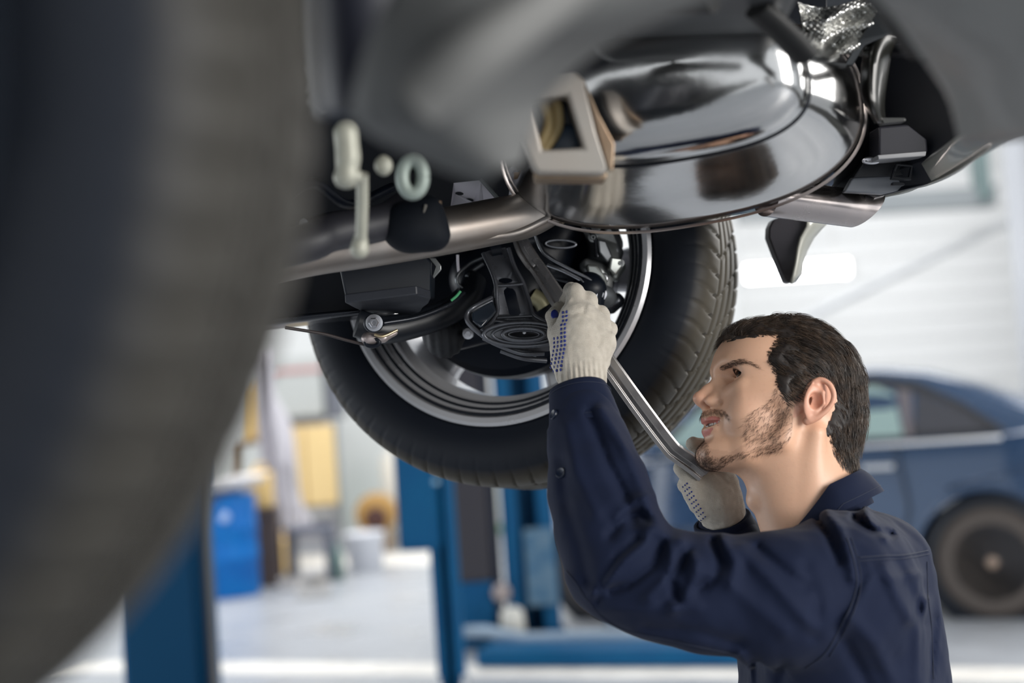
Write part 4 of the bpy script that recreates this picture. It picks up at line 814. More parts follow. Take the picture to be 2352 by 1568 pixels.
def head_base(p):
    "bald head, face, neck - local metres: x forward, y left, z up"
    q = yabs(p)
    d = s_ell(p, (.002, 0, .038), (.094, .073, .078))
    d = smin(d, s_ell(p, (-.046, 0, -.004), (.050, .052, .050)), .02); d = smin(d, sc(p, (-.046, 0, -.025), (-.066, 0, -.105), .043, .037), .02)
    d = smin(d, s_ell(p, (.040, 0, .050), (.0625, .058, .050)), .02)
    d = smin(d, s_ell(p, (.035, 0, -.015), (.062, .056, .066)), .022)
    d = smin(d, s_ell(p, (.0600, 0, -.042), (.0500, .0315, .035)), .010)                  # muzzle
    d = smin(d, s_ell(p, (.055, 0, -.078), (.046, .034, .017)), .014)                  # floor of the mouth
    d = smin(d, s_chain(q, [(.093, .010, -.078), (.060, .036, -.070), (.018, .0535, -.054), (.004, .060, -.010)], [.0165, .013, .011, .013], .01), .016)
    d = smin(d, s_ell(p, (.0955, 0, -.0775), (.0168, .019, .015)), .008)                  # chin
    d = smin(d, sc(q, (.066, .042, -.004), (.030, .062, .002), .013, .008), .022)        # cheek bone
    d = smin(d, s_ell(q, (.058, .036, -.030), (.026, .020, .022)), .02)                  # cheek
    d = smin(d, s_chain(q, [(.0945, .008, .036), (.084, .026, .041), (.064, .041, .038)], [.0085, .0085, .007], .006), .012)   # brow
    d = smax(d, -s_ell(q, (.0950, .0305, .0245), (.022, .0165, .0125)), .012)            # sockets
    d = smin(d, s_ell(q, (.0710, .032, .0090), (.014, .017, .010)), .010)                # under the eye
    # nose
    n = s_chain(p, [(.0940, 0, .024), (.1080, 0, .0075), (.1165, 0, -.003)], [.0070, .0072, .0085], .004)
    n = smin(n, s_ell(p, (.1170, 0, -.0055), (.0095, .0092, .0078)), .004)
    n = smin(n, sc(q, (.088, .008, .014), (.1000, .0105, -.006), .0065, .0085), .010)
    n = smin(n, s_ell(q, (.1035, .0125, -.0095), (.0100, .0062, .0068)), .0030)
    n = smin(n, sc(p, (.1165, 0, -.0115), (.1045, 0, -.0185), .0042, .005), .004)
    d = smin(d, n, .0065)
    d = smax(d, -s_ell(q, (.1095, .0075, -.0165), (.0068, .0036, .0055)), .0020)         # nostrils
    d = smax(d, -s_ball(q, (.0935, .0215, -.0110), .0028), .004)
    # lips
    d = smin(d, s_ell(p, (.094, 0, -.028), (.0180, .019, .011)), .008)
    up = s_chain(q, [(.1070, 0, -.0335), (.1040, .010, -.0326), (.0970, .0190, -.0338), (.0885, .0265, -.0350)], [.0050, .0048, .0038, .0020], .003)
    lo = s_chain(q, [(.1040, 0, -.0498), (.1015, .010, -.0488), (.0955, .019, -.0445), (.0885, .0260, -.0368)], [.0055, .0052, .0040, .0020], .003)
    d = smin(d, up, .0035); d = smin(d, lo, .0045)
    gap = s_chain(q, [(.113, 0, -.0412), (.1075, .010, -.0404), (.100, .0185, -.0388), (.0915, .0250, -.0362)], [.0040, .0040, .0032, .0012])
    d = smax(d, -gap, .0016)
    d = smax(d, -s_ell(p, (.094, 0, -.0408), (.012, .0185, .0050)), .002)
    d = smax(d, -s_ball(p, (.1195, 0, -.0265), .0045), .006)                              # philtrum
    d = smax(d, -s_chain(q, [(.1195, 0, -.0600), (.1100, .014, -.058)], [.0065, .005]), .010)
    # eyelids
    e = s_ball(q, EYE, ER + .0022)
    al = np.abs(q[:, 2] - (EYE[2] + .0008 - .0006 * ((q[:, 1] - EYE[1]) / .012) + .0)) - .0052 * np.clip(1 - ((q[:, 1] - EYE[1] - .0005) / .0148) ** 2, -1, 1)
    e = smax(e, -(q[:, 0] - (EYE[0] - .008)), .002)
    d = smin(d, e, .0035)
    slit = np.maximum(al, np.linalg.norm(q - EYE, axis=1) - (ER + .012)); slit = np.maximum(slit, EYE[0] - .002 - q[:, 0])
    d = smax(d, -slit, .0009)
    d = smax(d, -sc(q, (EYE[0] + .0125, EYE[1] - .010, EYE[2] + .0088), (EYE[0] + .0085, EYE[1] + .012, EYE[2] + .0088), .0007, .0009), .0028)     # lid crease
    # neck
    nk = sc(p, (-.006, 0, -.045), (-.082, 0, -.185), .058, .060)
    nk = smin(nk, sc(p, (.012, 0, -.080), (-.050, 0, -.200), .040, .048), .02)
    nk = smin(nk, sc(q, (-.026, .056, -.040), (-.035, .026, -.185), .012, .011), .014)
    nk = smin(nk, s_ball(p, (.0285, 0, -.128), .0125), .012)
    d = smin(d, nk, .016)
    return d
def ear(p):
    q = yabs(p)
    R_ = _rot(np.array([0, 0, 1.0]), -.42) @ _rot(np.array([0, 1.0, 0]), .25)
    d = s_ell(q, (-.0165, .0785, -.002), (.0205, .0050, .0290), R_)
    hel = [(-.002, .0715, .004), (-.005, .0775, .016), (-.016, .084, .0245), (-.028, .0885, .019), (-.0345, .0900, .004), (-.030, .0870, -.011), (-.019, .0810, -.023), (-.007, .0745, -.0295)]
    hc = crv([tuple(a) + (r_,) for a, r_ in zip(hel, [.0026, .0032, .0034, .0036, .0036, .0034, .0042, .0055])], 4); d = smin(d, s_chain(q, [c[:3] for c in hc], [c[3] for c in hc]), .004)
    d = smin(d, s_chain(q, [(-.010, .0800, .0135), (-.021, .0850, .008), (-.0225, .0850, -.006), (-.015, .0800, -.0165), (-.005, .076, -.016)], [.0026, .003, .003, .0034, .0034], .002), .004)
    d = smax(d, -s_ell(q, (-.0125, .0855, -.004), (.0085, .0085, .0105)), .003)
    d = smax(d, -s_chain(q, [(-.009, .086, .018), (-.020, .0915, .0165), (-.0275, .0935, .004), (-.024, .091, -.009)], [.0018, .0024, .0024, .0016]), .0025)
    d = smin(d, s_ell(q, (-.0005, .0745, -.0085), (.0042, .0052, .0055)), .003)
    d = smax(d, -s_ball(q, (-.0050, .0770, -.0085), .0030), .002)
    return d
def head_f(p):
    d = head_base(p); m = (np.abs(p[:, 1]) > .055) & (p[:, 0] < .03) & (p[:, 2] > -.06) & (p[:, 2] < .06)
    if m.any(): d[m] = smin(d[m], ear(p[m]), .006)
    return d
V, Fc = mesh_sdf(head_f, (-.125, -.112, -.195), (.150, .112, .130), .0013)
HV = V.copy()
def hpx(v):
    "where a point of the near half of the head shows in the photograph; far half mirrored"
    q = v.copy(); q[:, 1] = np.abs(q[:, 1]); w = H2W(q) - CAM_POS; d = w @ VF; return CX + F * (w @ VR) / d, CY - F * (w @ VU) / d
hx, hy = hpx(V)
skin = np.tile(np.array([.66, .395, .265]), (len(V), 1))
def tint(mask, col, k=1.0):
    mk = (np.clip(mask, 0, 1) * k)[:, None]; skin[:] = skin * (1 - mk) + np.array(col) * mk
def gs(v, c, r): return np.exp(-(((v - np.array(c)) / np.array(r)) ** 2).sum(1))
qv = yabs(V)
tint(gs(V, (.118, 0, -.006), (.016, .016, .014)), (.58, .25, .17), .55)
tint(gs(qv, (.062, .045, -.012), (.03, .02, .02)), (.62, .33, .22), .45)
tint(((qv[:, 1] > .070) & (V[:, 0] < .01) & (np.abs(V[:, 2]) < .045)) * 1.0, (.62, .27, .19), .6)
tint(gs(qv, (.088, .030, .012), (.012, .016, .008)), (.42, .22, .16), .35)
tint((vnoise(V * 55, 5) * .5 + .5), (.64, .40, .28), .25)
tint((vnoise(V * 300, 8) > .55) * 1.0, (.48, .26, .18), .12)
tint(gs(V, (.03, 0, -.15), (.09, .09, .05)), (.62, .385, .27), .4)
lip = (s_chain(qv, [(.1070, 0, -.0335), (.1040, .010, -.0326), (.0970, .0190, -.0338), (.0885, .0265, -.0350)], [.0056, .0054, .0044, .0024]) < .0006) | (s_chain(qv, [(.1040, 0, -.0498), (.1015, .010, -.0488), (.0955, .019, -.0445), (.0885, .0260, -.0368)], [.0060, .0056, .0044, .0024]) < .0006)
lip &= V[:, 0] > .078
tint(lip * 1.0, (.50, .17, .14), .95)
inside = (s_ell(V, (.093, 0, -.0415), (.0125, .018, .0045)) < .0005) & (V[:, 0] < .1035); tint(inside * 1.0, (.05, .012, .01), .95)
stub_poly = [(1806, 905), (1822, 960), (1818, 1005), (1798, 1032), (1742, 1034), (1690, 1052), (1650, 1082), (1604, 1064), (1604, 1010), (1618, 1002), (1632, 1030), (1680, 1038), (1712, 1018), (1706, 978), (1716, 950), (1765, 925), (1784, 890)]
mst_poly = [(1604, 950), (1612, 944), (1640, 938), (1664, 942), (1678, 958), (1676, 968), (1664, 956), (1636, 949), (1610, 960)]
st = inpoly(hx, hy, stub_poly) | inpoly(hx, hy, mst_poly); st &= ~lip & (V[:, 2] < .02)
tint(st * 1.0, (.36, .20, .13), .28)
tint((inpoly(hx, hy, [(1640, 1075), (1745, 1040), (1820, 1030), (1850, 1090), (1740, 1130), (1700, 1100)])) * (V[:, 2] < -.05) * (vnoise(V * 120, 41) > 0), (.50, .30, .21), .10)
m_skin_h = mat('skin', (.6, .37, .25), .42, attr='skin', sss=.12, spec=.45, bump=[('noise', 260, .18, .0006), ('voronoi', 900, .10, .0003)])
man_base = np.array([P(1930, 1568, 1.85)[0], P(1930, 1568, 1.85)[1], 0.0])
man = tag(empty('person', man_base), 'bearded man in navy overalls and white gloves looking up while prying under the car', 'person')
man['_o'] = [float(x) for x in man_base]
# body under the clothes, coarse, joined to the head mesh
SHn, SHf = P(1935, 1300, 1.70), P(1930, 1270, 2.02); ELn, ELf = P(1400, 1325, 1.69), P(1700, 1420, 2.05); WRn, WRf = P(1335, 885, 1.83), P(1665, 1195, 1.965)
HIP = np.array([man_base[0], man_base[1], .60]); CH = (SHn + SHf) / 2
side = np.array([VT[0], VT[1], 0]); side /= np.linalg.norm(side); fwd = np.cross(side, (0, 0, 1.0)) ; fwd = fwd if fwd[0] < 0 else -fwd
def body_f(p):
    d = s_cone(p, CH - Z_ * .08 + side * .05, HIP + side * .05, .065, .080); d = smin(d, s_cone(p, CH - Z_ * .08 - side * .05, HIP - side * .05, .065, .080), .04)
    d = smin(d, s_cone(p, SHn - Z_ * .05, SHf - Z_ * .05, .030, .030), .03)
    for a, b, c in ((SHn, ELn, WRn), (SHf, ELf, WRf)): d = smin(d, s_cone(p, a - Z_ * .03, b, .036, .034), .02); d = smin(d, s_cone(p, b, c, .034, .024), .02)
    d = smin(d, s_cone(p, H2W((-.05, 0, -.14)), CH - Z_ * .05, .042, .045), .03)
    return d
lo = np.minimum.reduce([SHn, SHf, ELn, ELf, WRn, WRf, HIP]) - .13; hi = np.maximum.reduce([SHn, SHf, ELn, ELf, WRn, WRf, HIP]) + .13
V2, F2 = mesh_sdf(body_f, lo, hi, .012)
VW = np.concatenate([H2W(V), V2]); FW = np.concatenate([Fc, F2 + len(V)]); CW_ = np.concatenate([skin, np.tile([.66, .40, .27], (len(V2), 1))])
body = link_mesh('body', VW, FW, m_skin_h, man, attrs={'skin': CW_})
# eyes, teeth
for s in (1, -1):
    c = EYE * np.array([1, s, 1]); b = MB(); gz = np.array([.80, .56, .16]); gz /= np.linalg.norm(gz)
    A3 = HM
    b.ball(H2W(c), ER, 32, ax=A3.T); o = b.build('eyeball', mat('eye_white', (.46, .41, .39), .12, coat=.8), body, autos=60)
    gw = HM @ gz; MB().lathe(H2W(c), gw, [(ER - .0008, .0068), (ER + .0002, .0064), (ER + .0004, .003), (ER + .0005, .0001)], 32).build('iris', mat('iris_brown', (.055, .025, .012), .08, coat=1), o, autos=60)
    MB().lathe(H2W(c), gw, [(ER + .0001, .0027), (ER + .0008, .0026), (ER + .0009, .0001)], 24).build('pupil', mat('pupil', (.002, .002, .002), .05, coat=1), o, autos=60)
tb = MB()
for i in range(-4, 5):
    yy = i * .0050; xx = .1005 - 20 * yy * yy; tb.box(H2W((xx, yy, -.0375)), (.004, .0046, .0062), HM.T)
tb.build('teeth', mat('teeth', (.72, .68, .62), .25, coat=.3), body, bevel=.001)

# ---- hair, brows, beard: strands as thin three-sided tubes
def strands(name, roots, dirs, length, r, m_, steps=6, lift0=.0006, lift1=.0, wander=.25, parent=None, gravity=None, base=head_base):
    n = len(roots); pts = [roots]; p = roots.copy(); L = length[:, None] / (steps - 1)
    w = RNG.normal(size=(n, 3)) * wander
    for i in range(1, steps):
        g = grad(base, p); d = dirs(p) + w; d -= g * (d * g).sum(1, keepdims=True); d /= np.linalg.norm(d, axis=1, keepdims=True) + 1e-9
        tgt = lift0 + (lift1) * (i / (steps - 1)); q = p + d * L; dist = base(q); q = q + g * (np.asarray(tgt).reshape(-1) - dist)[:, None] * .7; pts.append(q); p = q
    pts = np.stack(pts, 1)                                       # n, steps, 3
    t = np.gradient(pts, axis=1); t /= np.linalg.norm(t, axis=2, keepdims=True) + 1e-9
    a = np.cross(t, RNG.normal(size=(n, 1, 3))); a /= np.linalg.norm(a, axis=2, keepdims=True) + 1e-9; b = np.cross(t, a)
    prof = np.linspace(1, .25, steps)[None, :, None] * (r if np.isscalar(r) else r[:, None, None])
    ring = np.stack([pts + prof * (math.cos(k) * a + math.sin(k) * b) for k in (0, 2.094, 4.188)], 2)   # n, steps, 3, 3
    Vv = ring.reshape(-1, 3); base_i = (np.arange(n) * steps * 3)[:, None]; Fq = []
    for i in range(steps - 1):
        for k in range(3): Fq.append(np.concatenate([base_i + i * 3 + k, base_i + i * 3 + (k + 1) % 3, base_i + (i + 1) * 3 + (k + 1) % 3, base_i + (i + 1) * 3 + k], 1))
    Fq = np.concatenate(Fq)
    return link_mesh(name, H2W(Vv), Fq, m_, parent)
m_hair = mat('hair_brown', (.016, .010, .007), .34, spec=.6, noise=(70, (.080, .050, .031), .15))
m_hair2 = mat('hair_base', (.014, .009, .007), .6)
m_beard = mat('beard_brown', (.060, .030, .018), .5)
hair_side = [(1630, 806), (1648, 786), (1690, 776), (1740, 769), (1786, 772), (1768, 795), (1754, 822), (1764, 842), (1780, 858), (1780, 880), (1790, 905), (1808, 928), (1826, 905), (1840, 888), (1858, 868), (1890, 862), (1915, 880), (1924, 915), (1914, 950), (1904, 980), (1905, 1010), (1915, 1045), (1935, 1072), (1960, 1085), (2100, 1000), (2050, 650), (1700, 640), (1560, 760)]
def hair_mask(v, grow=0):
    x, y = hpx(v); m_ = inpoly(x, y, hair_side); nz = vnoise(v * 260, 4)
    m_ &= (v[:, 2] > -.085) & ~((v[:, 0] > .05) & (v[:, 2] < .060 + .006 * nz))
    return m_
bv = HV; far = np.abs(head_base(bv)) < .0012; cand = bv[hair_mask(bv) & far]
def hdir(p):
    back = np.clip((-p[:, 0] - .01) / .07, 0, 1); topw = np.clip((p[:, 2] - .075) / .03, 0, 1)
    d = np.zeros_like(p); d[:, 0] = -1 + .75 * back; d[:, 2] = -.45 * (1 - topw) - 1.1 * back; d[:, 1] = .25 * np.sign(p[:, 1]) * topw + .25 * (vnoise(p * 28, 2))
    d[:, 0] += .35 * vnoise(p * 34, 9); d[:, 2] += .35 * vnoise(p * 34, 12); return d
# under-layer following the skull
def cap_f(p):
    x = head_base(p); t = .0062 * np.clip((p[:, 2] + .095) / .07, 0.12, 1); n = .0020 * vnoise(np.stack([p[:, 0] * 40 + p[:, 2] * 30, p[:, 1] * 200, p[:, 2] * 170 - p[:, 0] * 120], 1), 3)
    return x - t - n
def cap_full(p):
    d = cap_f(p); x, y = hpx(p); m_ = inpoly(x, y, hair_side) & (p[:, 2] > -.085) & ~((p[:, 0] > .05) & (p[:, 2] < .066)); return d, m_
Vc, Fcap = mesh_sdf(cap_f, (-.125, -.10, -.10), (.125, .10, .135), .0022)
_, mk = cap_full(Vc); x_, y_ = hpx(Vc)
hedge = segdist(x_, y_, hair_side[:24]); mk &= hedge > 3
sink = np.clip(1 - (hedge - 3) / 26, 0, 1) * np.clip((Vc[:, 0] + .12) / .05, 0, 1)
Vc = Vc - grad(head_base, Vc) * (sink * .0075)[:, None]
kf = Fcap[mk[Fcap].all(1)]; used_, inv_ = np.unique(kf, return_inverse=True)
hair = link_mesh('hair', H2W(Vc[used_]), inv_.reshape(kf.shape), m_hair2, body)
def edge_w(v):
    x, y = hpx(v); return np.clip(segdist(x, y, hair_side[:24]) / 28, 0, 1)
N1 = 17000; idx_ = RNG.choice(len(cand), N1); roots = cand[idx_] + RNG.normal(size=(N1, 3)) * .0006
ew = edge_w(roots); ln = (.010 + .020 * ew) * RNG.uniform(.7, 1.25, N1) * np.where(roots[:, 2] < -.02, .6, 1)
lf = (.0012 + .0078 * ew) * RNG.uniform(.35, 1.35, N1) * np.clip((roots[:, 2] + .095) / .07, .15, 1) * (1 + .45 * vnoise(roots * 110, 17))
def lifted(n_): return lf
strands('hair_strands', roots, hdir, ln, RNG.uniform(.00026, .00056, N1), m_hair, steps=7, lift0=lf, wander=.16, parent=hair)
fr = cand[cand[:, 2] > .02]; N2 = 500; rt = fr[RNG.choice(len(fr), N2)]
strands('stray_hairs', rt, hdir, RNG.uniform(.012, .028, N2), .00018, m_hair, steps=6, lift0=RNG.uniform(.008, .0145, N2), wander=.4, parent=hair)
# loose tufts at the fringe, standing up a little
fr = cand[(cand[:, 0] > .075) & (cand[:, 2] > .066)]; N2 = 900; rt = fr[RNG.choice(len(fr), N2)]
def fdir(p): d = np.zeros_like(p); d[:, 0] = -.9; d[:, 2] = .4; d[:, 1] = .35 * vnoise(p * 30, 6); return d
strands('fringe_tufts', rt, fdir, RNG.uniform(.014, .030, N2), .00025, m_hair, steps=6, lift0=RNG.uniform(.004, .013, N2), wander=.3, parent=hair)
fr = cand[(cand[:, 0] > .083) & (cand[:, 2] < .090)]; N2 = 500; rt = fr[RNG.choice(len(fr), N2)]
def fdir2(p): d = np.zeros_like(p); d[:, 0] = .6; d[:, 2] = -.9; d[:, 1] = -.5; return d
strands('fringe_tufts', rt, fdir2, RNG.uniform(.006, .014, N2), .00025, m_hair, steps=5, lift0=RNG.uniform(.003, .008, N2), wander=.3, parent=hair)
# beard and moustache
bx_, by_ = hpx(HV); ok = (HV[:, 2] < .02) & ~lip
def roots_in(poly, n, fuzz=.0):
    c_ = HV[inpoly(bx_, by_, poly) & ok & (np.abs(head_base(HV)) < .0012)]
    return c_[RNG.choice(len(c_), n)] if len(c_) else np.zeros((0, 3))
def bdir(p): d = np.zeros_like(p); d[:, 0] = .55 + .3 * vnoise(p * 90, 1); d[:, 2] = -1; d[:, 1] = .25 * vnoise(p * 90, 3); return d
rt = np.concatenate([roots_in([(1806, 900), (1822, 960), (1818, 1005), (1798, 1030), (1742, 1034), (1712, 1018), (1706, 978), (1716, 950), (1765, 925), (1784, 888)], 1100), roots_in([(1742, 1030), (1798, 1030), (1800, 1036), (1690, 1054), (1650, 1082), (1618, 1074), (1604, 1052), (1618, 1044), (1640, 1050), (1690, 1040)], 750),
    roots_in([(1604, 1064), (1602, 1008), (1616, 1000), (1626, 1020), (1640, 1052), (1645, 1080)], 420)])
n_ = len(rt); strands('beard', rt, bdir, RNG.uniform(.004, .0105, n_), .00016, m_beard, steps=4, lift0=RNG.uniform(.0008, .0026, n_), wander=.35, parent=body)
rt = roots_in(mst_poly, 260); n_ = len(rt)
def mdir(p): d = np.zeros_like(p); d[:, 0] = -.25; d[:, 2] = -.9; d[:, 1] = .8 * np.sign(p[:, 1] + 1e-6); return d
strands('moustache', rt, mdir, RNG.uniform(.004, .0085, n_), .00018, m_beard, steps=4, lift0=RNG.uniform(.0008, .0024, n_), wander=.3, parent=body)
brow_poly = [(1655, 850), (1662, 840), (1700, 824), (1722, 828), (1745, 845), (1722, 836), (1700, 834), (1668, 850)]
c_ = HV[(segdist(bx_, by_, [(1659, 846), (1682, 834), (1702, 828), (1722, 833), (1742, 846)]) < np.interp(bx_, [1650, 1690, 1745], [6.5, 6, 1.5])) & (HV[:, 2] > .026) & (np.abs(head_base(HV)) < .0012) & (HV[:, 0] > .04)]
if len(c_):
    rt = c_[RNG.choice(len(c_), 330)]
    def edir(p): d = np.zeros_like(p); d[:, 0] = -.4; d[:, 1] = .8 * np.sign(p[:, 1] + 1e-6); d[:, 2] = .25 * np.where(np.abs(p[:, 1]) < .03, 1, -1); return d
    for s in (1, -1):
        r2 = rt * np.array([1, s, 1]) * np.where(np.sign(rt[:, 1:2]) > 0, [[1, 1, 1]], [[1, -1, 1]]); k_ = len(r2) // 1
        strands('eyebrow', r2, edir, RNG.uniform(.005, .009, k_), .00015, m_beard, steps=4, lift0=RNG.uniform(.0005, .0016, k_), wander=.2, parent=body)
# lashes: upper lid edge
t_ = np.linspace(-.9, .95, 40); rl = np.concatenate([np.stack([EYE[0] + np.sqrt(np.maximum((ER + .0022) ** 2 - (t_ * .0125) ** 2 - .003 ** 2, 1e-6)), s * (EYE[1] + t_ * .0125), EYE[2] + .0058 - .0045 * t_ ** 2], 1) for s in (1, -1)])
def ldir(p): d = np.zeros_like(p); d[:, 0] = 1; d[:, 2] = .5; return d
n_ = len(rl); Lp = [rl, rl + np.array([.002, 0, .0006]), rl + np.array([.0035, 0, .0022])]
lb = MB()
for i in range(n_): lb.tube([H2W(q[i]) for q in Lp], [.0002, .00015, .00006], 3)
lb.build('eyelashes', m_beard, body)

# ------------------------------------------------------------------ overalls
m_navy = mat('navy_cotton', (.0038, .0080, .0265), .82, sheen=.03, spec=.2, noise=(6, (.0044, .009, .029), .3), bump=[('noise', 700, .10, .0006), ('noise', 30, .15, .004)])
m_seam = mat('navy_seam', (.006, .011, .030), .8)
FOLDS = [ ([(1600, 1300), (1700, 1360), (1800, 1450)], 20, 3), ([(1850, 1300), (1880, 1380), (1870, 1460)], 16, -2.5), ([(1990, 1300), (2050, 1330), (2110, 1320)], 12, 2.5), # (polyline px, width px, height mm): soft ridges (+) and valleys (-)
    ([(1500, 1195), (1475, 1250), (1420, 1300), (1370, 1360)], 17, 7), ([(1505, 1205), (1545, 1262), (1540, 1320), (1490, 1372)], 15, 6), ([(1560, 1240), (1600, 1290), (1590, 1350), (1545, 1400)], 14, 6),
    ([(1470, 1235), (1420, 1275), (1385, 1330), (1372, 1380)], 9, -5), ([(1525, 1245), (1500, 1300), (1440, 1345), (1400, 1355)], 10, -6), ([(1580, 1262), (1562, 1300), (1540, 1330), (1560, 1380)], 10, -7), ([(1640, 1245), (1655, 1290), (1640, 1330), (1600, 1350)], 12, -6),
    ([(1660, 1240), (1690, 1290), (1680, 1340)], 13, 5), ([(1700, 1262), (1770, 1330), (1830, 1400), (1870, 1440)], 16, 4), ([(1740, 1260), (1800, 1310), (1850, 1350)], 12, -4),
    ([(1380, 940), (1430, 1020), (1470, 1110), (1490, 1170)], 14, 5), ([(1352, 950), (1395, 1060), (1440, 1150), (1455, 1200)], 12, -5), ([(1300, 980), (1320, 1080), (1370, 1180)], 16, 3),
    ([(1290, 1060), (1300, 1150), (1330, 1250), (1350, 1330)], 16, -3), ([(1310, 1330), (1380, 1395), (1470, 1400), (1600, 1395)], 16, 3), ([(1480, 1440), (1600, 1450), (1700, 1480)], 14, -3),
    ([(1900, 1180), (1930, 1215), (1950, 1270), (1960, 1330)], 12, 5), ([(1880, 1195), (1905, 1235), (1925, 1290)], 9, -5), ([(1985, 1150), (1990, 1180), (2000, 1200), (2035, 1232)], 9, 4), ([(1960, 1190), (2000, 1215), (2045, 1228)], 9, -5),
    ([(2000, 1330), (1975, 1380), (1950, 1420), (1935, 1450)], 13, 4), ([(1960, 1420), (2010, 1480), (2050, 1560)], 18, 4), ([(1930, 1450), (1960, 1510), (2000, 1590)], 16, -4), ([(2060, 1290), (2095, 1360), (2120, 1430)], 13, -3), ([(2030, 1300), (2060, 1370), (2090, 1420)], 14, 4),
    ([(1700, 1500), (1720, 1540), (1715, 1600)], 12, 3), ([(1740, 1520), (1745, 1600)], 10, -3), ([(1800, 1530), (1790, 1600)], 12, -3), ([(2130, 1380), (2110, 1450), (2105, 1560)], 12, 3), ([(2150, 1420), (2140, 1500), (2135, 1580)], 9, -3),
    ([(1500, 1200), (1470, 1180), (1430, 1190), (1400, 1230)], 12, -5), ([(1495, 1140), (1455, 1150), (1420, 1190)], 12, 4)]
def fold_disp(p):
    w = p - CAM_POS; d = w @ VF; x = CX + F * (w @ VR) / d; y = CY - F * (w @ VU) / d; r = np.zeros(len(p))
    for poly, wd, hh in FOLDS:
        dd = segdist(x, y, poly); r += hh * .0016 * np.exp(-(dd / wd) ** 2)
    r += .0022 * vnoise(np.stack([p @ VR * 16 + p @ VU * 10, p @ VT * 9, p @ VU * 22], 1), 21) + .0010 * vnoise(p * 60, 22)
    return r
TN, TF = P(1925, 1385, 1.765), P(1925, 1360, 2.00); BN, BF = P(1945, 1700, 1.79), P(1945, 1700, 2.02)
def shirt_core(p):
    d = s_cone(p, TN, BN, .100, .118); d = smin(d, s_cone(p, TF, BF, .100, .118), .07)
    d = smin(d, s_cone(p, (TN + TF) / 2 + VR * -.035, (BN + BF) / 2 + VR * -.034, .092, .114), .05)
    d = smin(d, s_cone(p, P(2045, 1290, 1.82), P(2080, 1600, 1.84), .052, .062), .05)                                 # back
    d = smin(d, s_cone(p, P(2040, 1290, 1.98), P(2080, 1600, 1.98), .052, .062), .05)
    d = smin(d, s_cone(p, P(1965, 1302, 1.755), P(1965, 1275, 1.98), .056, .054), .05)                                # yoke
    d = smin(d, s_cone(p, P(1930, 1275, 1.87), P(1900, 1310, 1.87), .056, .078), .04)
    # near sleeve
    d = smin(d, s_chain(p, [P(1915, 1362, 1.70), P(1790, 1372, 1.68), P(1620, 1362, 1.675), P(1500, 1340, 1.68), P(1425, 1308, 1.69)], [.080, .0755, .0660, .0620, .0600], .02), .05)
    d = smin(d, s_chain(p, [P(1425, 1308, 1.69), P(1398, 1220, 1.715), P(1374, 1120, 1.75), P(1352, 1020, 1.785), P(1342, 960, 1.80)], [.0590, .0620, .0600, .0500, .0430], .015), .022)
    # far sleeve
    d = smin(d, s_chain(p, [P(1900, 1300, 2.06), P(1800, 1380, 2.08), P(1720, 1400, 2.05), P(1690, 1300, 2.0), P(1672, 1235, 1.975)], [.07, .064, .060, .054, .046], .02), .04)
    return d
def shirt_f(p):
    d = shirt_core(p) - fold_disp(p)
    nk = sc(W2H(p), (-.030, 0, -.090), (-.085, 0, -.190), .0740, .076)                                               # neck opening
    d = smax(d, -nk, .006)
    return smax(d, .60 - p[:, 2], .01)
lo = proj; cc = [P(1250, 1600, 1.7), P(2230, 1100, 1.7), P(1250, 900, 1.8), P(2230, 1700, 2.2), P(1600, 1500, 2.2)]
lo = np.minimum.reduce(cc) - np.array([.06, .22, 0]); hi = np.maximum.reduce(cc) + np.array([.06, .10, .03]); lo[2] = .58
Vs, Fs = mesh_sdf(shirt_f, lo, hi, .0042)
shirt = link_mesh('overalls', Vs, Fs, m_navy, man)
# cuffs: bands with turned edge and buttons
def band(name, c0, c1, r0, r1, th, squash, m_=m_navy, up=None, n=64, wob=.0012):
    ax = c1 - c0; L = np.linalg.norm(ax); ax /= L; a = VR - ax * (VR @ ax); a /= np.linalg.norm(a); b = np.cross(ax, a); rows = []
    for s, off in ((0, -th), (0, 0), (.02, .0008), (.3, .0006), (.6, .0004), (.92, .0006), (.99, .0002), (1.0, -.001), (.99, -th), (.5, -th)):
        r = r0 + (r1 - r0) * s + off; rows.append([c0 + ax * L * s + (r + wob * math.sin(3 * q + 5 * s)) * (math.cos(q) * a + squash * math.sin(q) * b) for q in [2 * math.pi * i / n for i in range(n)]])
    return MB().grid(rows, True).build(name, m_, man, autos=60)
cf = band('cuff', P(1346, 995, 1.792), P(1330, 893, 1.822), .0485, .0370, .0035, .92)
for s in (.12, .86):
    c0, c1 = P(1346, 995, 1.792), P(1330, 893, 1.822); c_ = c0 + (c1 - c0) * s; ax = (c1 - c0) / np.linalg.norm(c1 - c0); a = VR - ax * (VR @ ax); a /= np.linalg.norm(a); b = np.cross(ax, a); r = .0485 + (-.0115) * s + .0012
    MB().tube([c_ + r * (math.cos(q) * a + .92 * math.sin(q) * b) for q in np.linspace(0, 2 * math.pi, 60)], .0006, 6, caps=False).build('stitch_line', m_seam, cf)
def button(px, py, parent, d0=1.70):
    r = P(px, py, 1) - CAM_POS; t = 1.55
    for _ in range(60):
        q = (CAM_POS + r * t)[None]; s = shirt_f(q)[0]; t += s * .8
    c = CAM_POS + r * (t - .002); g = grad(shirt_f, c[None])[0]
    MB().lathe(c, g, [(-.002, .0066), (.0012, .0066), (.0022, .0058), (.0016, .0046), (.0012, .0001)], 28).build('button', mat('navy_button', (.008, .014, .032), .35), parent, autos=30)
button(1272, 952, cf); button(1288, 1086, shirt)
band('cuff', P(1680, 1262, 1.975), P(1660, 1192, 1.965), .0440, .0400, .0035, .9)
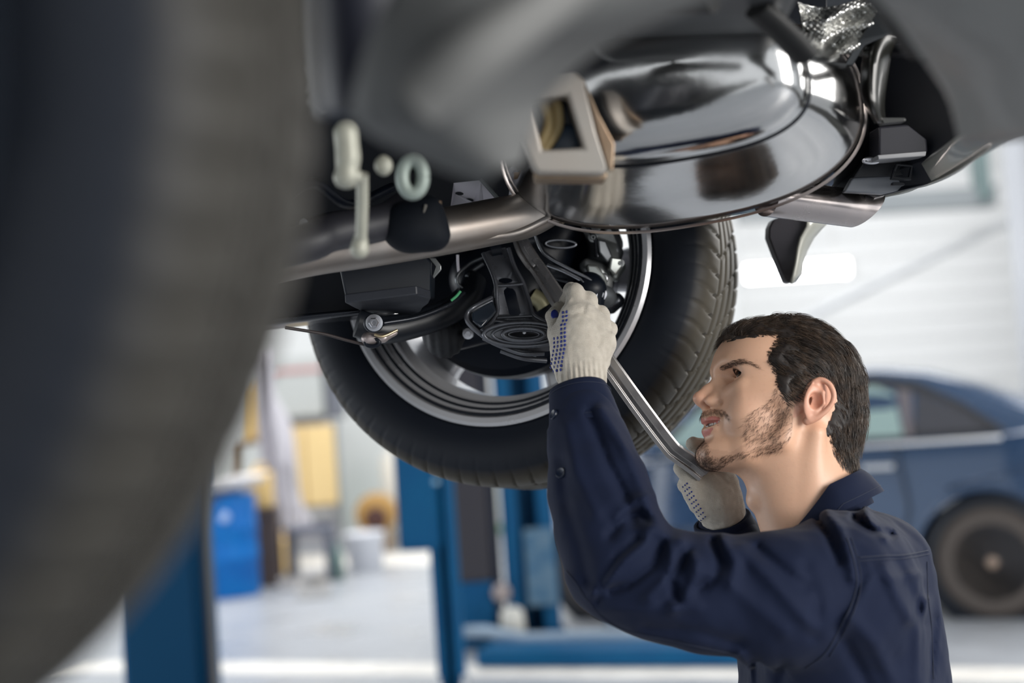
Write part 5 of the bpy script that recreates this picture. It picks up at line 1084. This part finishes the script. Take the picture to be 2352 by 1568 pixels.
# collar: stand and fold around the neck
ctop = H2W((-.052, 0, -.118)); cax = H2W((-.085, 0, -.190)) - H2W((-.03, 0, -.090)); cax /= np.linalg.norm(cax)
fw2 = HM[:, 0] - cax * (HM[:, 0] @ cax); fw2 /= np.linalg.norm(fw2); lf2 = np.cross(cax, fw2); lf2 = lf2 if lf2 @ VT > 0 else -lf2
def collar_pt(q, r, dn): # q from the front opening, 0 = front, pi = back
    return ctop + r * (math.cos(q) * fw2 + .98 * math.sin(q) * lf2) + cax * dn
rows = []; Q = np.linspace(math.radians(24), math.radians(336), 80)
for k, (r, dn) in enumerate([(.0640, .046), (.0635, .030), (.0632, .012), (.0640, .004), (.0665, .001), (.0695, .005), (.0730, .014), (.0770, .026), (.0795, .0355), (.0800, .0365), (.0780, .0355)]):
    row = []
    for q in Q:
        bk = .5 - .5 * math.cos(q); fr_ = max(0, math.cos(q)); row.append(collar_pt(q, r + .004 + .002 * math.sin(5 * q) * (k > 5) + .004 * fr_ * (k > 5), dn - .010 - .014 * bk + .040 * fr_ + (k > 4) * .004 * fr_ + .004 * bk))
    rows.append(row)
col = MB().grid(rows).build('collar', m_navy, man, solid=.0016, autos=60)
MB().tube([collar_pt(q, .0828 + .002 * math.sin(5 * q) + .006 * max(0, math.cos(q)), .0190 - .014 * (.5 - .5 * math.cos(q)) + .044 * max(0, math.cos(q)) + .004 * (.5 - .5 * math.cos(q))) for q in Q], .0006, 6).build('collar_stitch', m_seam, col)
# seams lie on the cloth
def on_cloth(poly, f=shirt_f, lift=.0004, n=10, start=1.5):
    out = []
    for px, py in [tuple(c[:2]) for c in crv([(a, b, 0) for a, b in poly], n)]:
        r = P(px, py, 1) - CAM_POS; t = start; hit = False
        for _ in range(80):
            s = f((CAM_POS + r * t)[None])[0]
            if s < .0005: hit = True; break
            t += s * .7
            if t > 2.4: break
        if hit: out.append(CAM_POS + r * (t - lift))
    return out
def seam(name, poly, r=.0009):
    q = on_cloth(poly)
    if len(q) > 3: MB().tube(q, r, 6).build(name, m_seam, shirt)
seam('armhole_seam', [(1945, 1235), (1962, 1290), (1968, 1340), (1955, 1390), (1930, 1440), (1895, 1500), (1850, 1535)])
seam('armhole_seam', [(1955, 1235), (1972, 1290), (1978, 1340), (1965, 1395), (1940, 1450), (1905, 1508)], .0006)
seam('yoke_seam', [(1972, 1280), (2030, 1276), (2080, 1274), (2132, 1264)]); seam('yoke_seam', [(1972, 1288), (2030, 1284), (2080, 1282), (2134, 1272)], .0006)
seam('back_seam', [(2130, 1290), (2132, 1370), (2140, 1440), (2145, 1560)], .0006)
seam('sleeve_seam', [(1300, 1310), (1400, 1430), (1560, 1475), (1700, 1505)], .0006)
# trousers and boots, below the frame
def legs_f(p):
    d = None
    for s in (1, -1):
        h = HIP + side * .09 * s + Z_ * .02; k = HIP + fwd * .40 + side * .13 * s - Z_ * .08; f_ = HIP + fwd * .16 + side * .12 * s; f_ = np.array([f_[0], f_[1], .10])
        e = smin(s_cone(p, h, k, .105, .075), s_cone(p, k, f_, .072, .055), .02); d = e if d is None else smin(d, e, .04)
    return smin(d, s_cone(p, HIP + side * .06, HIP - side * .06, .125, .125), .05) - .003 * vnoise(p * 18, 7)
Vl, Fl = mesh_sdf(legs_f, HIP - np.array([.65, .45, .60]), HIP + np.array([.35, .45, .20]), .010); link_mesh('trousers', Vl, Fl, m_navy, man)
for s in (1, -1):
    f_ = HIP + fwd * .16 + side * .12 * s; f_ = np.array([f_[0], f_[1], 0])
    bf = lambda p: smax(smin(s_cone(p, f_ + Z_ * .14, f_ + Z_ * .05, .05, .05), s_cone(p, f_ + Z_ * .05, f_ + fwd * .19 + Z_ * .042, .048, .042), .03), .002 - p[:, 2], .004)
    Vb, Fb = mesh_sdf(bf, f_ - .26, f_ + .30, .008); link_mesh('boot', Vb, Fb, mat('boot_black', (.012, .012, .014), .5), man)

# ------------------------------------------------------------------ pry bar
m_bar = mat('bar_steel', (.42, .40, .39), .30, metal=.75, noise=(14, (.33, .31, .30), .25), rnoise=(30, .2, .4), bump=[('noise', 60, .12, .001)])
bp = [(1194, 548, 2.03), (1204, 572, 2.02), (1222, 600, 2.01), (1238, 620, 2.0), (1290, 698, 1.955), (1345, 762, 1.93), (1400, 838, 1.905), (1470, 936, 1.905), (1535, 1022, 1.905), (1556, 1042, 1.905), (1590, 1066, 1.905), (1618, 1090, 1.908)]
wdt = [.0105, .0115, .0115, .0110, .0125, .0125, .0118, .0120, .0118, .0118, .0118, .0112]
bar = tag(empty('pry_bar', P(1400, 838, 1.905)), 'long steel pry bar with grooved shank held in both gloved hands under the car', 'tool')
path = PP(bp); sec = [(-1, .0), (-1, -.30), (-.62, -.34), (-.50, -.10), (.34, -.10), (.46, -.34), (1, -.34), (1, .30), (.46, .34), (.34, .10), (-.50, .10), (-.62, .34), (-1, .30)]
sec = [(-1, -.34), (-.52, -.40), (-.40, -.14), (.10, -.14), (.22, -.42), (1, -.34), (1, .34), (.22, .42), (.10, .14), (-.40, .14), (-.52, .40), (-1, .34)]
rows = []
pa = [P(*q) for q in crv(bp, 5)]; wi = [c[0] for c in crv([(w,) for w in wdt], 5)]
for i, p_ in enumerate(pa):
    t = pa[min(i + 1, len(pa) - 1)] - pa[max(i - 1, 0)]; t /= np.linalg.norm(t); tow = VT - t * (VT @ t); tow /= np.linalg.norm(tow); a = np.cross(t, tow); a = a if a @ VR > 0 else -a
    tw = .35; a2 = a * math.cos(tw) + tow * math.sin(tw); b2 = -a * math.sin(tw) + tow * math.cos(tw)
    fl = .15 if i < 14 else 1.0
    rows.append([p_ + a2 * x * wi[i] + b2 * (-(y if abs(y) > .2 else y - .2 * (1 - fl) * np.sign(y))) * wi[i] * 1.0 for x, y in sec])
b = MB().grid(rows, True); k = len(sec); b.f += [list(range(k)), list(range((len(rows) - 1) * k, len(rows) * k))]
b.build('shank', m_bar, bar, bevel=.0006, autos=28)

# ------------------------------------------------------------------ gloves
m_knit = mat('white_knit', (.62, .57, .49), .95, sheen=.3, spec=.15, noise=(90, (.50, .45, .38), .25), bump=[('wavex', 330, .5, .0014), ('wavez', 240, .35, .001), ('noise', 500, .3, .0008)])
m_dot = mat('blue_dot', (.012, .025, .20), .5)
def glove(name, f, c, ex, label_m=None, h=.0016):
    c = np.asarray(c); V, Fc = mesh_sdf(f, c - ex, c + ex, h); return link_mesh(name, V, Fc, m_knit, man)
def knitn(p): return .0007 * vnoise(p * 170, 31) + .0012 * vnoise(p * 45, 32)
def gl_near(p):
    d = s_chain(p, [P(1336, 930, 1.825), P(1336, 880, 1.835), P(1336, 835, 1.845)], [.0290, .0275, .0310], .01)
    palm = s_chain(p, [P(1330, 840, 1.85), P(1332, 780, 1.855), P(1330, 735, 1.86)], [.0285, .0320, .0270], .01)
    palm = smin(palm, s_chain(p, [P(1350, 840, 1.852), P(1372, 785, 1.858), P(1368, 752, 1.862)], [.0230, .0225, .0200], .01), .012)
    palm = smin(palm, s_cone(p, P(1298, 835, 1.858), P(1294, 772, 1.868), .0165, .0170), .014)
    d = smin(d, palm, .016)
    # fingers: knuckle - joint - tip, closing round the bar behind
    fs = [([(1318, 730, 1.858), (1322, 672, 1.878), (1312, 668, 1.915), (1296, 700, 1.940)], [.0150, .0118, .0108, .0095]),
          ([(1345, 740, 1.860), (1352, 690, 1.882), (1346, 690, 1.925), (1322, 726, 1.945)], [.0145, .0118, .0105, .0095]),
          ([(1368, 762, 1.862), (1380, 722, 1.885), (1372, 722, 1.925), (1348, 752, 1.945)], [.0140, .0112, .0102, .0092]),
          ([(1385, 792, 1.862), (1399, 757, 1.885), (1392, 758, 1.922), (1372, 782, 1.940)], [.0130, .0105, .0095, .0088])]
    for pts, rs in fs: d = smin(d, s_chain(p, PP(pts), rs, .004), .0055)
    d = smin(d, s_chain(p, PP([(1296, 815, 1.868), (1280, 765, 1.885), (1274, 728, 1.905), (1284, 708, 1.925)]), [.0165, .0128, .0112, .0095], .004), .006)
    w = p - CAM_POS; dd = w @ VF; y = CY - F * (w @ VU) / dd; x = CX + F * (w @ VR) / dd
    rib = np.clip((y - 815) / 40, 0, 1) * .0010 * np.cos((x - .08 * (y - 860)) * 2 * math.pi / 11.5)
    crease = .0028 * np.exp(-((segdist(x, y, [(1300, 722), (1330, 718), (1362, 730), (1400, 760)])) / 6) ** 2) + .0022 * np.exp(-((segdist(x, y, [(1316, 690), (1345, 700), (1340, 715)])) / 5) ** 2) + .0018 * np.exp(-((segdist(x, y, [(1390, 830), (1372, 800), (1380, 775)])) / 6) ** 2)
    return d - knitn(p) - rib + crease * .8
gn = glove('glove', gl_near, P(1335, 790, 1.88), .105)
gn['label'] = 'white knitted glove with blue grip dots on the raised near hand'
def gl_far(p):
    d = s_chain(p, [P(1672, 1225, 1.972), P(1662, 1190, 1.965), P(1648, 1160, 1.955)], [.0250, .0255, .0280], .01)
    d = smin(d, s_chain(p, PP([(1656, 1175, 1.955), (1640, 1140, 1.945), (1622, 1110, 1.94)]), [.0260, .0270, .0220], .01), .014)
    d = smin(d, s_cone(p, P(1668, 1110, 1.955), P(1672, 1165, 1.96), .0180, .0200), .014)
    for pts, rs in [([(1618, 1150, 1.935), (1590, 1105, 1.925), (1566, 1075, 1.925), (1572, 1062, 1.945)], [.0150, .0130, .0105, .0090]), ([(1622, 1165, 1.935), (1592, 1135, 1.930), (1574, 1112, 1.935), (1584, 1100, 1.955)], [.0140, .0118, .0100, .0085]),
                    ([(1630, 1180, 1.94), (1602, 1158, 1.935), (1588, 1140, 1.94), (1598, 1128, 1.96)], [.0130, .0108, .0092, .0080]), ([(1640, 1195, 1.95), (1618, 1180, 1.945), (1604, 1165, 1.95), (1612, 1152, 1.965)], [.0120, .0095, .0085, .0075]),
                    ([(1655, 1110, 1.95), (1640, 1060, 1.945), (1612, 1028, 1.935), (1592, 1020, 1.93)], [.0160, .0130, .0115, .0095])]: d = smin(d, s_chain(p, PP(pts), rs, .004), .0055)
    return d - knitn(p)
gf = glove('glove', gl_far, P(1630, 1120, 1.95), .125, h=.0018)
gf['label'] = 'white knitted glove gripping the lower bar end below the chin'
def dots(f, pts, parent, r=.0021, start=1.75):
    for px, py in pts:
        q = on_cloth([(px, py), (px + .1, py)], f, .0, 1, start)
        if q:
            c = q[0]; g = grad(f, c[None])[0]; t = np.cross(g, VR); t /= np.linalg.norm(t); u = np.cross(g, t)
            MB().ball(c, r, 8, (1, 1, .45), np.stack([t, u, g])).build('grip_dot', m_dot, parent)
dl = []
for i in range(15):
    y = 716 + i * 9.5
    for j in range(4):
        x = 1297 - j * 8.2 - max(0, i - 8) * 1.6 + (4 if i < 3 else 0); dl.append((x, y + j * 1.5)) if (j < 2 or i > 5) else None
dots(gl_near, dl, gn)
dots(gl_far, [(1568 + i * 5.2 + j * 5, 1118 + i * 9.6 - j * 4) for i in range(9) for j in range(3)], gf, .0013)
o = on_cloth([(1274, 722), (1276, 724)], gl_near, 0, 1, 1.75)
if o:
    g = grad(gl_near, o[0][None])[0]; t = np.cross(g, VR); t /= np.linalg.norm(t); MB().ball(o[0], .0065, 14, (1.3, .8, .3), np.stack([t, np.cross(g, t), g])).build('thumb_pad', m_dot, gn)
